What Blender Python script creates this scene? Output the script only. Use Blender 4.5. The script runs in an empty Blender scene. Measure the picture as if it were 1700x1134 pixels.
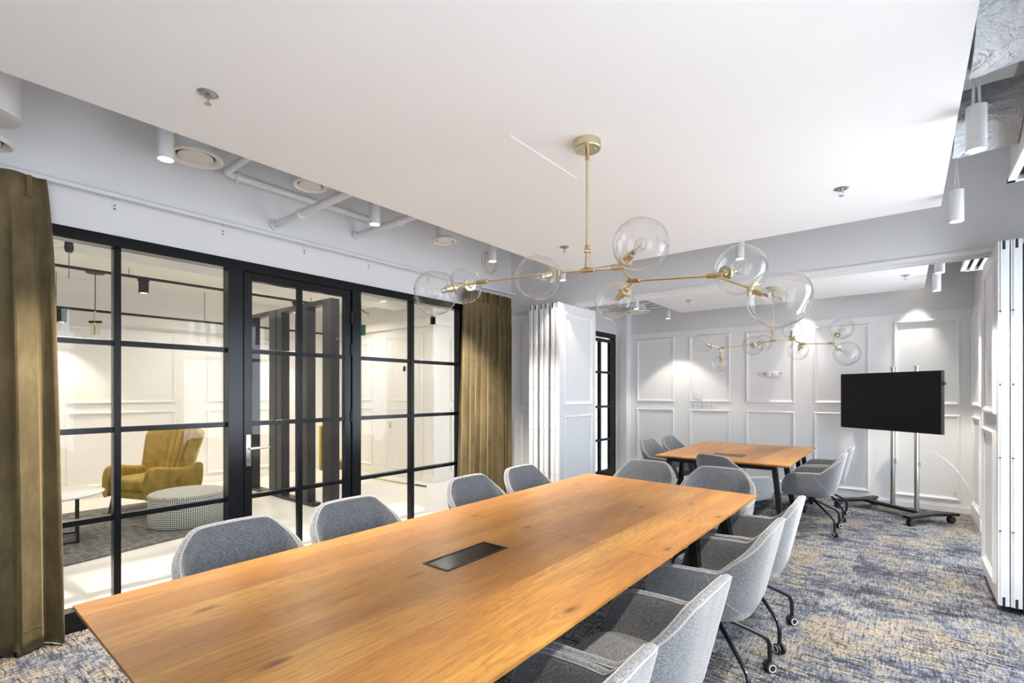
import bpy, bmesh, math, random
from mathutils import Vector, Matrix, Euler
random.seed(7)
D = bpy.data
SC = bpy.context.scene
COL = SC.collection
PI = math.pi

# ------------------------------------------------------------------ camera, world, light, exposure
cam_d = D.cameras.new('camera'); cam = D.objects.new('camera', cam_d); COL.objects.link(cam)
cam.location = (0, 0, 1.5)
cam.rotation_euler = (math.radians(90), 0, math.radians(38.684))
cam_d.sensor_width = 36.0
cam_d.lens = 816.8 / 1700 * 36.0
cam_d.shift_y = (651.0 - 567.0) / 1700
cam_d.clip_start = 0.02
SC.camera = cam

world = D.worlds.new('world'); SC.world = world; world.use_nodes = True
wn = world.node_tree.nodes; wl = world.node_tree.links
bg = wn['Background']
bg.inputs['Strength'].default_value = 5.9
# overcast sky: brighter towards the zenith, softly lit ground below the horizon
_tc = wn.new('ShaderNodeTexCoord'); _sx = wn.new('ShaderNodeSeparateXYZ'); wl.new(_tc.outputs['Generated'], _sx.inputs[0])
_rp = wn.new('ShaderNodeValToRGB'); _mr = wn.new('ShaderNodeMapRange'); _mr.inputs['From Min'].default_value = -1.0
wl.new(_sx.outputs['Z'], _mr.inputs['Value']); wl.new(_mr.outputs['Result'], _rp.inputs['Fac'])
_e = _rp.color_ramp.elements; _e[0].position = 0.0; _e[0].color = (0.90, 0.96, 1.05, 1); _e[1].position = 1.0; _e[1].color = (1.0, 1.16, 1.36, 1)
for _p, _c in ((0.485, (0.74, 0.79, 0.87, 1)), (0.515, (0.60, 0.69, 0.80, 1)), (0.70, (0.82, 0.95, 1.10, 1))):
    _n = _e.new(_p); _n.color = _c
wl.new(_rp.outputs['Color'], bg.inputs['Color'])

SC.view_settings.view_transform = 'Standard'
SC.view_settings.look = 'None'
SC.view_settings.gamma = 1.0
SC.view_settings.use_curve_mapping = False
SC.view_settings.exposure = 0.68

def lamp(name, kind, loc, energy, color=(1, 1, 1), parent=None, rot=(0, 0, 0), size=None, size_y=None, spot=None, blend=0.3, portal=False):
    l = D.lights.new(name, kind); l.energy = energy; l.color = color
    if kind == 'AREA':
        l.shape = 'RECTANGLE'; l.size = size; l.size_y = size_y or size
        l.cycles.is_portal = portal
    elif size is not None:
        l.shadow_soft_size = size
    if kind == 'SPOT':
        l.spot_size = math.radians(spot); l.spot_blend = blend
    o = D.objects.new(name, l); COL.objects.link(o)
    o.location = loc; o.rotation_euler = rot
    if parent:
        o.parent = parent
        o.location = Vector(loc) - Vector(parent.location)
    return o

WIN = [(-1.7, -0.2), (0.2, 1.65), (2.9, 4.4), (5.55, 7.15)]     # window openings in the right-hand wall (y0, y1)
WZ0, WZ1 = 0.35, 2.75
WX = 1.0
for y0, y1 in WIN:      # portals guide sky light through the real window openings; they emit nothing
    lamp('window_portal', 'AREA', (WX + 0.28, (y0 + y1) / 2, (WZ0 + WZ1) / 2), 1.0, rot=(0, math.radians(90), 0), size=WZ1 - WZ0, size_y=y1 - y0, portal=True)
# lobby behind the glass: wide warm fill lamps added to brighten it, without fittings
LOBBY = [(-5.4, -1.4), (-5.4, 0.9), (-5.4, 3.0), (-5.2, 4.9), (-8.0, -1.0), (-7.9, 2.9), (-7.6, 4.7), (-6.9, 0.6), (-5.1, 8.0)]
for x, y in LOBBY:
    lamp('lobby_fill_lamp', 'SPOT', (x, y, 2.98), 56 if y < 7 else 24, (1.0, 0.93, 0.83), size=0.06, spot=165, blend=1.0)

# ------------------------------------------------------------------ materials
def new_mat(name):
    m = D.materials.new(name); m.use_nodes = True
    nt = m.node_tree; b = nt.nodes['Principled BSDF']
    return m, nt, b
def N(nt, t, **kw):
    n = nt.nodes.new(t)
    for k, v in kw.items():
        if k in n.inputs: n.inputs[k].default_value = v
        else: setattr(n, k, v)
    return n
def L(nt, a, b): nt.links.new(a, b)
def ramp(nt, fac, stops, interp='LINEAR'):
    r = nt.nodes.new('ShaderNodeValToRGB'); r.color_ramp.interpolation = interp
    e = r.color_ramp.elements
    while len(e) < len(stops): e.new(0.5)
    for i, (p, c) in enumerate(stops):
        e[i].position = p
        e[i].color = (c[0], c[1], c[2], 1) if isinstance(c, (tuple, list)) else (c, c, c, 1)
    L(nt, fac, r.inputs['Fac']); return r
def coords(nt, scale=(1, 1, 1), kind='Object', loc=(0, 0, 0), rot=(0, 0, 0)):
    tc = nt.nodes.new('ShaderNodeTexCoord'); mp = nt.nodes.new('ShaderNodeMapping')
    mp.inputs['Scale'].default_value = scale; mp.inputs['Location'].default_value = loc; mp.inputs['Rotation'].default_value = rot
    L(nt, tc.outputs[kind], mp.inputs['Vector']); return mp.outputs['Vector']
def noise(nt, vec, scale, detail=3, rough=0.5, dist=0.0):
    n = nt.nodes.new('ShaderNodeTexNoise'); n.inputs['Scale'].default_value = scale; n.inputs['Detail'].default_value = detail
    n.inputs['Roughness'].default_value = rough; n.inputs['Distortion'].default_value = dist
    L(nt, vec, n.inputs['Vector']); return n.outputs['Fac']
def bump(nt, bsdf, h, strength, dist=0.002):
    b = nt.nodes.new('ShaderNodeBump'); b.inputs['Strength'].default_value = strength; b.inputs['Distance'].default_value = dist
    L(nt, h, b.inputs['Height']); L(nt, b.outputs['Normal'], bsdf.inputs['Normal'])
def mixc(nt, fac, a, b, mode='MIX'):
    m = nt.nodes.new('ShaderNodeMix'); m.data_type = 'RGBA'; m.blend_type = mode
    for sock, v in ((m.inputs['Factor'], fac), (m.inputs['A'], a), (m.inputs['B'], b)):
        pass
    def setv(idx, v):
        s = m.inputs[idx]
        if hasattr(v, 'is_linked') or hasattr(v, 'links'): L(nt, v, s)
        elif isinstance(v, (tuple, list)): s.default_value = (v[0], v[1], v[2], 1)
        else: s.default_value = v
    setv(0, fac); setv(6, a); setv(7, b)
    return m.outputs[2]
def math_(nt, op, a, b=None):
    m = nt.nodes.new('ShaderNodeMath'); m.operation = op
    for i, v in enumerate((a, b)):
        if v is None: continue
        if isinstance(v, (int, float)): m.inputs[i].default_value = v
        else: L(nt, v, m.inputs[i])
    return m.outputs[0]

def simple(name, col, rough=0.5, metal=0.0, spec=0.5, var=0.0, vscale=8, bmp=0.0, bscale=60, coat=0.0, sheen=0.0):
    m, nt, b = new_mat(name)
    b.inputs['Base Color'].default_value = (*col, 1); b.inputs['Roughness'].default_value = rough
    b.inputs['Metallic'].default_value = metal; b.inputs['Specular IOR Level'].default_value = spec
    b.inputs['Coat Weight'].default_value = coat
    b.inputs['Sheen Weight'].default_value = sheen
    v = coords(nt)
    if var > 0:
        n = noise(nt, v, vscale, 4)
        lo = tuple(c * (1 - var) for c in col); hi = tuple(min(1, c * (1 + var)) for c in col)
        r = ramp(nt, n, [(0.3, lo), (0.7, hi)]); L(nt, r.outputs['Color'], b.inputs['Base Color'])
    if bmp > 0:
        bump(nt, b, noise(nt, v, bscale, 3), bmp, 0.001)
    return m

M = {}
M['wall'] = simple('white_wall_paint', (0.74, 0.745, 0.755), 0.55, var=0.012, vscale=2, bmp=0.05, bscale=250)
M['panelwhite'] = simple('panel_white_paint', (0.84, 0.84, 0.84), 0.45, var=0.01, vscale=2)
M['lobbywall'] = simple('warm_white_paint', (0.85, 0.83, 0.79), 0.5, var=0.01, vscale=2)
M['ceil'] = simple('raft_white_plaster', (0.90, 0.90, 0.90), 0.7, var=0.006, vscale=1)
M['slab'] = simple('grey_painted_slab', (0.70, 0.685, 0.67), 0.8, var=0.05, vscale=3, bmp=0.1, bscale=40)
M['trim'] = simple('white_satin_trim', (0.80, 0.80, 0.80), 0.35, var=0.01)
M['pwhite'] = simple('white_powder_coat', (0.72, 0.73, 0.745), 0.35, var=0.01)
M['plastic'] = simple('white_plastic', (0.83, 0.83, 0.82), 0.3, var=0.01)
M['disc'] = simple('cream_valve_enamel', (0.72, 0.68, 0.62), 0.45, var=0.02)
M['black'] = simple('black_steel_paint', (0.005, 0.006, 0.008), 0.2, spec=0.3, var=0.1, vscale=20)
M['blackm'] = simple('matt_black_metal', (0.010, 0.010, 0.011), 0.4, spec=0.3, var=0.1)
M['dgrey'] = simple('dark_grey_powder_coat', (0.028, 0.028, 0.030), 0.35, spec=0.35, var=0.1)
M['tube'] = simple('black_chair_tube', (0.010, 0.012, 0.016), 0.25, var=0.05)
M['chrome'] = simple('brushed_chrome', (0.62, 0.60, 0.58), 0.22, metal=1.0, var=0.03)
M['steel'] = simple('satin_steel', (0.55, 0.55, 0.55), 0.3, metal=1.0, var=0.03)
M['brass'] = simple('brushed_brass', (0.68, 0.61, 0.41), 0.30, metal=1.0, var=0.06, vscale=40)
M['brassd'] = simple('aged_brass', (0.52, 0.38, 0.20), 0.34, metal=1.0, var=0.08, vscale=40)
M['rubber'] = simple('black_rubber', (0.015, 0.015, 0.017), 0.6, var=0.05)
M['tvs'] = simple('tv_screen_glass', (0.005, 0.005, 0.005), 0.3, spec=0.15, var=0.02)
M['lobbyfloor'] = simple('pale_microcement', (0.76, 0.74, 0.70), 0.35, var=0.035, vscale=1.6)
M['marble'] = simple('white_marble', (0.80, 0.82, 0.82), 0.18, var=0.05, vscale=6)
M['red'] = simple('red_pipe_paint', (0.45, 0.03, 0.02), 0.4, var=0.05)
M['darkwood'] = simple('dark_stained_wood', (0.03, 0.022, 0.018), 0.4, var=0.2, vscale=25)
M['stick'] = simple('pale_yellow_plastic', (0.75, 0.74, 0.48), 0.4, var=0.02)
M['exitg'] = simple('exit_sign_green', (0.02, 0.16, 0.10), 0.4, var=0.02)
M['gold'] = simple('gold_plate', (0.45, 0.36, 0.18), 0.4, metal=0.6, var=0.05)
M['copper'] = simple('copper_pipe', (0.55, 0.27, 0.15), 0.35, metal=1.0, var=0.1)
M['slot'] = simple('dark_slot_recess', (0.02, 0.02, 0.022), 0.7, var=0.05)

def emis(name, col, s):
    m = D.materials.new(name); m.use_nodes = True; nt = m.node_tree
    b = nt.nodes['Principled BSDF']; b.inputs['Base Color'].default_value = (*col, 1)
    b.inputs['Emission Color'].default_value = (*col, 1); b.inputs['Emission Strength'].default_value = s
    return m
M['lens'] = emis('lit_lamp_lens', (1.0, 0.90, 0.74), 14)
M['exitw'] = emis('exit_sign_lit_white', (0.75, 0.95, 0.85), 0.7)

def glass_mat(name, ior, tint, rough=0.0, wob=0.0, power=5.0):
    m = D.materials.new(name); m.use_nodes = True; nt = m.node_tree
    nt.nodes.remove(nt.nodes['Principled BSDF']); out = nt.nodes['Material Output']
    tr = N(nt, 'ShaderNodeBsdfTransparent'); tr.inputs['Color'].default_value = (*tint, 1)
    gl = N(nt, 'ShaderNodeBsdfGlossy'); gl.inputs['Roughness'].default_value = rough
    lw = N(nt, 'ShaderNodeLayerWeight'); lw.inputs['Blend'].default_value = 0.5
    f0 = ((ior - 1) / (ior + 1)) ** 2
    fac = math_(nt, 'ADD', math_(nt, 'MULTIPLY', math_(nt, 'POWER', lw.outputs['Facing'], power), 1 - f0), f0)
    mx = N(nt, 'ShaderNodeMixShader')
    if wob:
        bp = N(nt, 'ShaderNodeBump'); bp.inputs['Strength'].default_value = wob; bp.inputs['Distance'].default_value = 0.01
        L(nt, noise(nt, coords(nt), 9, 2), bp.inputs['Height'])
        L(nt, bp.outputs['Normal'], gl.inputs['Normal']); L(nt, bp.outputs['Normal'], lw.inputs['Normal'])
    L(nt, fac, mx.inputs['Fac']); L(nt, tr.outputs[0], mx.inputs[1]); L(nt, gl.outputs[0], mx.inputs[2])
    L(nt, mx.outputs[0], out.inputs['Surface'])
    return m
M['glass'] = glass_mat('window_glass', 1.3, (0.99, 0.995, 0.99))
M['globe'] = glass_mat('hand_blown_glass', 1.45, (0.975, 0.98, 0.985), wob=0.35, power=2.7)
M['bulb'] = glass_mat('bulb_glass', 1.4, (0.97, 0.96, 0.93))
M['glassout'] = glass_mat('outer_window_glass', 1.2, (0.97, 0.98, 0.98))

def mk_wood():
    m, nt, b = new_mat('oiled_oak_veneer')
    tc = nt.nodes.new('ShaderNodeTexCoord'); sx = nt.nodes.new('ShaderNodeSeparateXYZ'); L(nt, tc.outputs['Object'], sx.inputs[0])
    warp = noise(nt, coords(nt, (1.2, 0.5, 1)), 1.5, 2)
    xw = math_(nt, 'ADD', sx.outputs['X'], math_(nt, 'MULTIPLY', warp, 0.03))
    strip = math_(nt, 'FLOOR', math_(nt, 'MULTIPLY', xw, 5.2))
    wh = nt.nodes.new('ShaderNodeTexWhiteNoise'); wh.noise_dimensions = '1D'; L(nt, strip, wh.inputs['W'])
    off = math_(nt, 'MULTIPLY', wh.outputs['Value'], 13.0)
    cb = nt.nodes.new('ShaderNodeCombineXYZ')
    L(nt, sx.outputs['X'], cb.inputs['X']); L(nt, math_(nt, 'ADD', sx.outputs['Y'], off), cb.inputs['Y']); L(nt, off, cb.inputs['Z'])
    def mp(s):
        q = nt.nodes.new('ShaderNodeMapping'); q.inputs['Scale'].default_value = s; L(nt, cb.outputs[0], q.inputs['Vector']); return q.outputs['Vector']
    # knots distort the grain
    kn = nt.nodes.new('ShaderNodeTexVoronoi'); kn.voronoi_dimensions = '2D'; kn.inputs['Scale'].default_value = 1.0; kn.inputs['Randomness'].default_value = 1.0
    L(nt, mp((4.2, 1.5, 1)), kn.inputs['Vector'])
    kd = ramp(nt, kn.outputs['Distance'], [(0.0, 1.0), (0.20, 0.0)])
    kr = nt.nodes.new('ShaderNodeSeparateColor'); L(nt, kn.outputs['Color'], kr.inputs['Color'])
    kmask = math_(nt, 'MULTIPLY', kd.outputs['Color'], math_(nt, 'GREATER_THAN', kr.outputs['Red'], 0.62))
    g1 = noise(nt, mp((3.2, 0.38, 1)), 3.0, 5, 0.6, 1.4)
    ring = math_(nt, 'ADD', math_(nt, 'MULTIPLY', g1, 9.0), math_(nt, 'MULTIPLY', kmask, 1.6))
    rs = math_(nt, 'SINE', math_(nt, 'MULTIPLY', ring, 5.0))
    g2 = noise(nt, mp((70, 2.0, 1)), 2.2, 4, 0.7, 0.2)
    g3 = noise(nt, mp((2.2, 0.5, 1)), 1.3, 3, 0.5)
    base = ramp(nt, g3, [(0.3, (0.36, 0.145, 0.030)), (0.52, (0.50, 0.225, 0.047)), (0.72, (0.66, 0.34, 0.075))])
    c1 = mixc(nt, math_(nt, 'MULTIPLY', math_(nt, 'MAXIMUM', rs, 0.0), 0.40), base.outputs['Color'], (0.27, 0.105, 0.03))
    f2 = ramp(nt, g2, [(0.42, 0.0), (0.70, 0.55)])
    c2 = mixc(nt, f2.outputs['Color'], c1, (0.20, 0.08, 0.025))
    kc = ramp(nt, kmask, [(0.55, 0.0), (0.92, 0.85)])
    c3 = mixc(nt, kc.outputs['Color'], c2, (0.10, 0.035, 0.014))
    tone = math_(nt, 'ADD', math_(nt, 'MULTIPLY', wh.outputs['Value'], 0.16), 0.90)
    hs = nt.nodes.new('ShaderNodeHueSaturation'); L(nt, c3, hs.inputs['Color']); L(nt, tone, hs.inputs['Value'])
    L(nt, hs.outputs['Color'], b.inputs['Base Color'])
    b.inputs['Roughness'].default_value = 0.36; b.inputs['Specular IOR Level'].default_value = 0.4
    bump(nt, b, g2, 0.06, 0.001)
    return m
M['wood'] = mk_wood()

def mk_fabric():
    m, nt, b = new_mat('grey_woven_wool')
    v = coords(nt)
    w1 = noise(nt, coords(nt, (1, 1, 0.45)), 420, 2, 0.6)
    w2 = noise(nt, coords(nt, (0.4, 0.4, 1.3)), 330, 2, 0.6)
    w = math_(nt, 'ADD', math_(nt, 'MULTIPLY', w1, 0.5), math_(nt, 'MULTIPLY', w2, 0.5))
    r = ramp(nt, w, [(0.36, (0.050, 0.054, 0.062)), (0.5, (0.160, 0.165, 0.175)), (0.64, (0.36, 0.355, 0.345))])
    big = noise(nt, v, 5, 2)
    c = mixc(nt, math_(nt, 'MULTIPLY', big, 0.25), r.outputs['Color'], (0.145, 0.152, 0.168))
    L(nt, c, b.inputs['Base Color']); b.inputs['Roughness'].default_value = 0.9
    b.inputs['Sheen Weight'].default_value = 0.35; b.inputs['Sheen Roughness'].default_value = 0.5
    b.inputs['Specular IOR Level'].default_value = 0.15
    bump(nt, b, w, 0.5, 0.0015)
    return m
M['fabric'] = mk_fabric()
M['piping'] = simple('pale_grey_piping', (0.30, 0.295, 0.28), 0.85, var=0.35, vscale=350, bmp=0.4, bscale=400, sheen=0.3)

def mk_carpet():
    m, nt, b = new_mat('distressed_blue_carpet')
    tc = nt.nodes.new('ShaderNodeTexCoord'); sx = nt.nodes.new('ShaderNodeSeparateXYZ'); L(nt, tc.outputs['Object'], sx.inputs[0])
    def tile(sx_, sy_, seed):
        wh = nt.nodes.new('ShaderNodeTexWhiteNoise'); wh.noise_dimensions = '3D'
        cb = nt.nodes.new('ShaderNodeCombineXYZ')
        row = math_(nt, 'FLOOR', math_(nt, 'MULTIPLY', sx.outputs['Y'], sy_))
        shift = math_(nt, 'MULTIPLY', row, 0.37)
        L(nt, math_(nt, 'FLOOR', math_(nt, 'ADD', math_(nt, 'MULTIPLY', sx.outputs['X'], sx_), shift)), cb.inputs['X']); L(nt, row, cb.inputs['Y']); cb.inputs['Z'].default_value = seed
        L(nt, cb.outputs[0], wh.inputs['Vector']); return wh.outputs['Value']
    t1 = tile(2.0, 2.0, 1.0); t2 = tile(2.0, 2.0, 5.0); t3 = tile(5.0, 4.0, 9.0)
    def nz(s, scale, det=4, ro=0.6, dist=0.0): return noise(nt, coords(nt, s), scale, det, ro, dist)
    def lin(a, ka, b_, kb): return math_(nt, 'ADD', math_(nt, 'MULTIPLY', a, ka), math_(nt, 'MULTIPLY', b_, kb))
    big = nz((1, 1.3, 1), 1.5, 4, 0.6, 0.3); mid = nz((1, 1.6, 1), 6.5, 5, 0.7, 0.5)
    hz = nz((1.0, 7.0, 1), 8, 6, 0.8, 0.5)          # streaks along X
    vt = nz((9.0, 1.0, 1), 9, 6, 0.8, 0.25)         # comb lines along Y
    grit = nz((1, 1, 1), 95, 3, 0.7)
    tone = math_(nt, 'ADD', lin(big, 0.85, mid, 0.75), lin(t1, 0.12, t3, 0.08))
    tone = math_(nt, 'ADD', tone, math_(nt, 'MULTIPLY', math_(nt, 'SUBTRACT', lin(hz, 0.5, vt, 0.5), 0.5), 1.0))
    base = ramp(nt, tone, [(0.60, (0.028, 0.027, 0.031)), (0.74, (0.070, 0.075, 0.092)), (0.84, (0.135, 0.153, 0.195)), (0.93, (0.225, 0.230, 0.245)), (1.03, (0.30, 0.255, 0.20))])
    # pale combed fibres
    w1 = ramp(nt, nz((1, 1, 1), 1.7, 2, 0.5), [(0.35, 0.15), (0.65, 1.0)])
    pale = ramp(nt, lin(vt, 0.62, mid, 0.38), [(0.50, 0.0), (0.58, 0.8)])
    c1 = mixc(nt, math_(nt, 'MULTIPLY', pale.outputs['Color'], w1.outputs['Color']), base.outputs['Color'], (0.37, 0.325, 0.275))
    # dark crackle in patches
    w2 = ramp(nt, math_(nt, 'ADD', nz((1, 1.4, 1), 1.5, 3, 0.6, 0.6), math_(nt, 'MULTIPLY', t2, 0.12)), [(0.42, 0.10), (0.66, 1.0)])
    dk = ramp(nt, lin(hz, 0.68, grit, 0.32), [(0.46, 1.0), (0.505, 0.0)])
    c2 = mixc(nt, math_(nt, 'MULTIPLY', dk.outputs['Color'], w2.outputs['Color']), c1, (0.016, 0.014, 0.017))
    dk2 = ramp(nt, lin(vt, 0.7, nz((1, 1, 1), 30, 3, 0.7), 0.3), [(0.44, 0.8), (0.48, 0.0)])
    c3 = mixc(nt, dk2.outputs['Color'], c2, (0.030, 0.028, 0.036))
    g2 = ramp(nt, grit, [(0.33, 0.58), (0.67, 1.16)])
    c4 = mixc(nt, 1.0, c3, g2.outputs['Color'], 'MULTIPLY')
    L(nt, c4, b.inputs['Base Color']); b.inputs['Roughness'].default_value = 0.95; b.inputs['Specular IOR Level'].default_value = 0.1
    bump(nt, b, nz((1, 1, 1), 260, 2, 0.7), 0.6, 0.003)
    return m
M['carpet'] = mk_carpet()

def mk_rug():
    m, nt, b = new_mat('faded_grey_rug')
    n1 = noise(nt, coords(nt, (1, 3, 1)), 6, 6, 0.75, 0.5); n2 = noise(nt, coords(nt, (3, 1, 1)), 5, 6, 0.75, 0.8)
    s = math_(nt, 'ADD', math_(nt, 'MULTIPLY', n1, 0.5), math_(nt, 'MULTIPLY', n2, 0.5))
    r = ramp(nt, s, [(0.36, (0.045, 0.045, 0.045)), (0.5, (0.13, 0.13, 0.125)), (0.62, (0.27, 0.26, 0.24))])
    L(nt, r.outputs['Color'], b.inputs['Base Color']); b.inputs['Roughness'].default_value = 0.95
    bump(nt, b, noise(nt, coords(nt), 200, 2), 0.5, 0.003)
    return m
M['rug'] = mk_rug()

def mk_velvet(name, dark, mid, lite, s=3.0):
    m, nt, b = new_mat(name)
    n1 = noise(nt, coords(nt, (1, 1, 0.6)), s, 4, 0.6, 0.6); n2 = noise(nt, coords(nt, (1, 1, 0.3)), 45, 3, 0.6)
    w = math_(nt, 'ADD', math_(nt, 'MULTIPLY', n1, 0.75), math_(nt, 'MULTIPLY', n2, 0.25))
    r = ramp(nt, w, [(0.34, dark), (0.5, mid), (0.68, lite)])
    L(nt, r.outputs['Color'], b.inputs['Base Color']); b.inputs['Roughness'].default_value = 0.75
    b.inputs['Sheen Weight'].default_value = 0.7; b.inputs['Sheen Roughness'].default_value = 0.35
    b.inputs['Sheen Tint'].default_value = (*[min(1, c * 3) for c in lite], 1)
    b.inputs['Specular IOR Level'].default_value = 0.2
    bump(nt, b, n2, 0.25, 0.002)
    return m
M['curtain'] = mk_velvet('olive_brown_velvet', (0.085, 0.064, 0.030), (0.130, 0.098, 0.048), (0.190, 0.146, 0.076))
M['mustard'] = mk_velvet('mustard_velvet', (0.22, 0.135, 0.024), (0.34, 0.22, 0.048), (0.45, 0.31, 0.085), 6.0)

def mk_hound():
    m, nt, b = new_mat('houndstooth_cloth')
    tc = nt.nodes.new('ShaderNodeTexCoord'); sx = nt.nodes.new('ShaderNodeSeparateXYZ'); L(nt, tc.outputs['Object'], sx.inputs[0])
    ang = math_(nt, 'MULTIPLY', math_(nt, 'ARCTAN2', sx.outputs['Y'], sx.outputs['X']), 0.38)
    k = 2 * PI / 0.021
    a = math_(nt, 'SINE', math_(nt, 'MULTIPLY', ang, k)); z = math_(nt, 'SINE', math_(nt, 'MULTIPLY', sx.outputs['Z'], k))
    f = math_(nt, 'MULTIPLY', math_(nt, 'GREATER_THAN', math_(nt, 'ADD', a, z), 0.15), 1.0)
    r = ramp(nt, f, [(0.2, (0.68, 0.68, 0.62)), (0.8, (0.05, 0.055, 0.055))])
    L(nt, r.outputs['Color'], b.inputs['Base Color']); b.inputs['Roughness'].default_value = 0.9
    return m
M['hound'] = mk_hound()
def mk_hound_top():
    m, nt, b = new_mat('houndstooth_cloth_top')
    c = N(nt, 'ShaderNodeTexChecker', Scale=95.0)
    c.inputs['Color1'].default_value = (0.66, 0.66, 0.60, 1); c.inputs['Color2'].default_value = (0.16, 0.17, 0.165, 1)
    L(nt, coords(nt), c.inputs['Vector']); L(nt, c.outputs['Color'], b.inputs['Base Color']); b.inputs['Roughness'].default_value = 0.9
    return m
M['houndtop'] = mk_hound_top()
def mk_foil():
    m, nt, b = new_mat('crumpled_duct_wrap')
    b.inputs['Base Color'].default_value = (0.66, 0.69, 0.72, 1); b.inputs['Roughness'].default_value = 0.4; b.inputs['Metallic'].default_value = 0.0
    v = coords(nt, (1, 1, 1)); n1 = noise(nt, v, 5.5, 5, 0.6, 0.35)
    bump(nt, b, n1, 1.0, 0.12)
    return m
M['foil'] = mk_foil()

# ------------------------------------------------------------------ mesh helpers
class MB:
    def __init__(s): s.v = []; s.f = []
    def add(s, vs, fs):
        o = len(s.v); s.v += [tuple(v) for v in vs]; s.f += [tuple(i + o for i in f) for f in fs]; return s
    def box(s, x0, y0, z0, x1, y1, z1):
        return s.add([(x0, y0, z0), (x1, y0, z0), (x1, y1, z0), (x0, y1, z0), (x0, y0, z1), (x1, y0, z1), (x1, y1, z1), (x0, y1, z1)],
                     [(0, 3, 2, 1), (4, 5, 6, 7), (0, 1, 5, 4), (1, 2, 6, 5), (2, 3, 7, 6), (3, 0, 4, 7)])
    def cbox(s, x0, y0, z0, x1, y1, z1, b=0.004):
        """box with chamfered edges"""
        bm = bmesh.new(); bmesh.ops.create_cube(bm, size=1)
        for v in bm.verts:
            v.co = Vector(((x0 + x1) / 2 + v.co.x * (x1 - x0), (y0 + y1) / 2 + v.co.y * (y1 - y0), (z0 + z1) / 2 + v.co.z * (z1 - z0)))
        bmesh.ops.bevel(bm, geom=bm.edges[:], offset=b, segments=2, affect='EDGES', profile=0.5)
        bm.verts.index_update(); s.add([v.co[:] for v in bm.verts], [[v.index for v in f.verts] for f in bm.faces]); bm.free(); return s
    def beam(s, p, q, w, h, up=(0, 0, 1)):
        """rectangular bar from p to q, w sideways, h along up"""
        p = Vector(p); q = Vector(q); d = (q - p).normalized(); u = Vector(up)
        if abs(d.dot(u)) > 0.98: u = Vector((1, 0, 0))
        r = d.cross(u).normalized(); u = r.cross(d).normalized()
        vs = []
        for c in (p, q):
            for a, b in ((-1, -1), (1, -1), (1, 1), (-1, 1)): vs.append(c + r * a * w / 2 + u * b * h / 2)
        return s.add(vs, [(3, 2, 1, 0), (4, 5, 6, 7), (0, 1, 5, 4), (1, 2, 6, 5), (2, 3, 7, 6), (3, 0, 4, 7)])
    def tube(s, pts, r, n=12, caps=True):
        pts = [Vector(p) for p in pts]; m = len(pts); rs = r if isinstance(r, (list, tuple)) else [r] * m
        ref = None; vs = []; fs = []
        for i in range(m):
            d = (pts[min(i + 1, m - 1)] - pts[max(i - 1, 0)]).normalized()
            if ref is None:
                ref = Vector((0, 0, 1)) if abs(d.z) < 0.9 else Vector((1, 0, 0))
            u = (ref - d * ref.dot(d)).normalized(); ref = u; w = d.cross(u)
            for k in range(n):
                a = 2 * PI * k / n; vs.append(pts[i] + (u * math.cos(a) + w * math.sin(a)) * rs[i])
        for i in range(m - 1):
            for k in range(n):
                fs.append((i * n + k, i * n + (k + 1) % n, (i + 1) * n + (k + 1) % n, (i + 1) * n + k))
        if caps: fs.append(tuple(range(n - 1, -1, -1))); fs.append(tuple((m - 1) * n + k for k in range(n)))
        return s.add(vs, fs)
    def lathe(s, prof, c=(0, 0, 0), axis=(0, 0, 1), n=32):
        """prof: (radius, height) points; radius 0 ends close"""
        ax = Vector(axis).normalized(); rf = Vector((1, 0, 0)) if abs(ax.x) < 0.9 else Vector((0, 1, 0))
        u = (rf - ax * rf.dot(ax)).normalized(); w = ax.cross(u); c = Vector(c); vs = []; fs = []; idx = []
        for r, h in prof:
            if r < 1e-6: idx.append([len(vs)]); vs.append(c + ax * h)
            else:
                idx.append(list(range(len(vs), len(vs) + n)))
                for k in range(n):
                    a = 2 * PI * k / n; vs.append(c + ax * h + (u * math.cos(a) + w * math.sin(a)) * r)
        for a, b in zip(idx, idx[1:]):
            for k in range(n):
                k2 = (k + 1) % n
                if len(a) == 1 and len(b) == 1: continue
                if len(a) == 1: fs.append((a[0], b[k2], b[k]))
                elif len(b) == 1: fs.append((a[k], a[k2], b[0]))
                else: fs.append((a[k], a[k2], b[k2], b[k]))
        return s.add(vs, fs)
    def prism(s, poly, z0, z1):
        n = len(poly); vs = [(x, y, z0) for x, y in poly] + [(x, y, z1) for x, y in poly]
        fs = [tuple(range(n - 1, -1, -1)), tuple(range(n, 2 * n))] + [(i, (i + 1) % n, n + (i + 1) % n, n + i) for i in range(n)]
        return s.add(vs, fs)
    def mesh(s, name, mat, off=(0, 0, 0), smooth=True, fix=True):
        me = D.meshes.new(name)
        me.from_pydata([(v[0] - off[0], v[1] - off[1], v[2] - off[2]) for v in s.v], [], s.f)
        me.materials.append(mat)
        if fix:
            bm = bmesh.new(); bm.from_mesh(me); bmesh.ops.recalc_face_normals(bm, faces=bm.faces[:]); bm.to_mesh(me); bm.free()
        if smooth:
            me.shade_smooth(); me.set_sharp_from_angle(angle=math.radians(35))
        me.update(); return me
    def build(s, name, mat, parent=None, smooth=True, fix=True, props=None):
        off = Vector((0, 0, 0)); q = parent
        while q is not None: off += q.location; q = q.parent
        o = D.objects.new(name, s.mesh(name, mat, off, smooth, fix)); COL.objects.link(o)
        if parent is not None: o.parent = parent
        if props:
            for k, v in props.items(): o[k] = v
        return o

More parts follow.
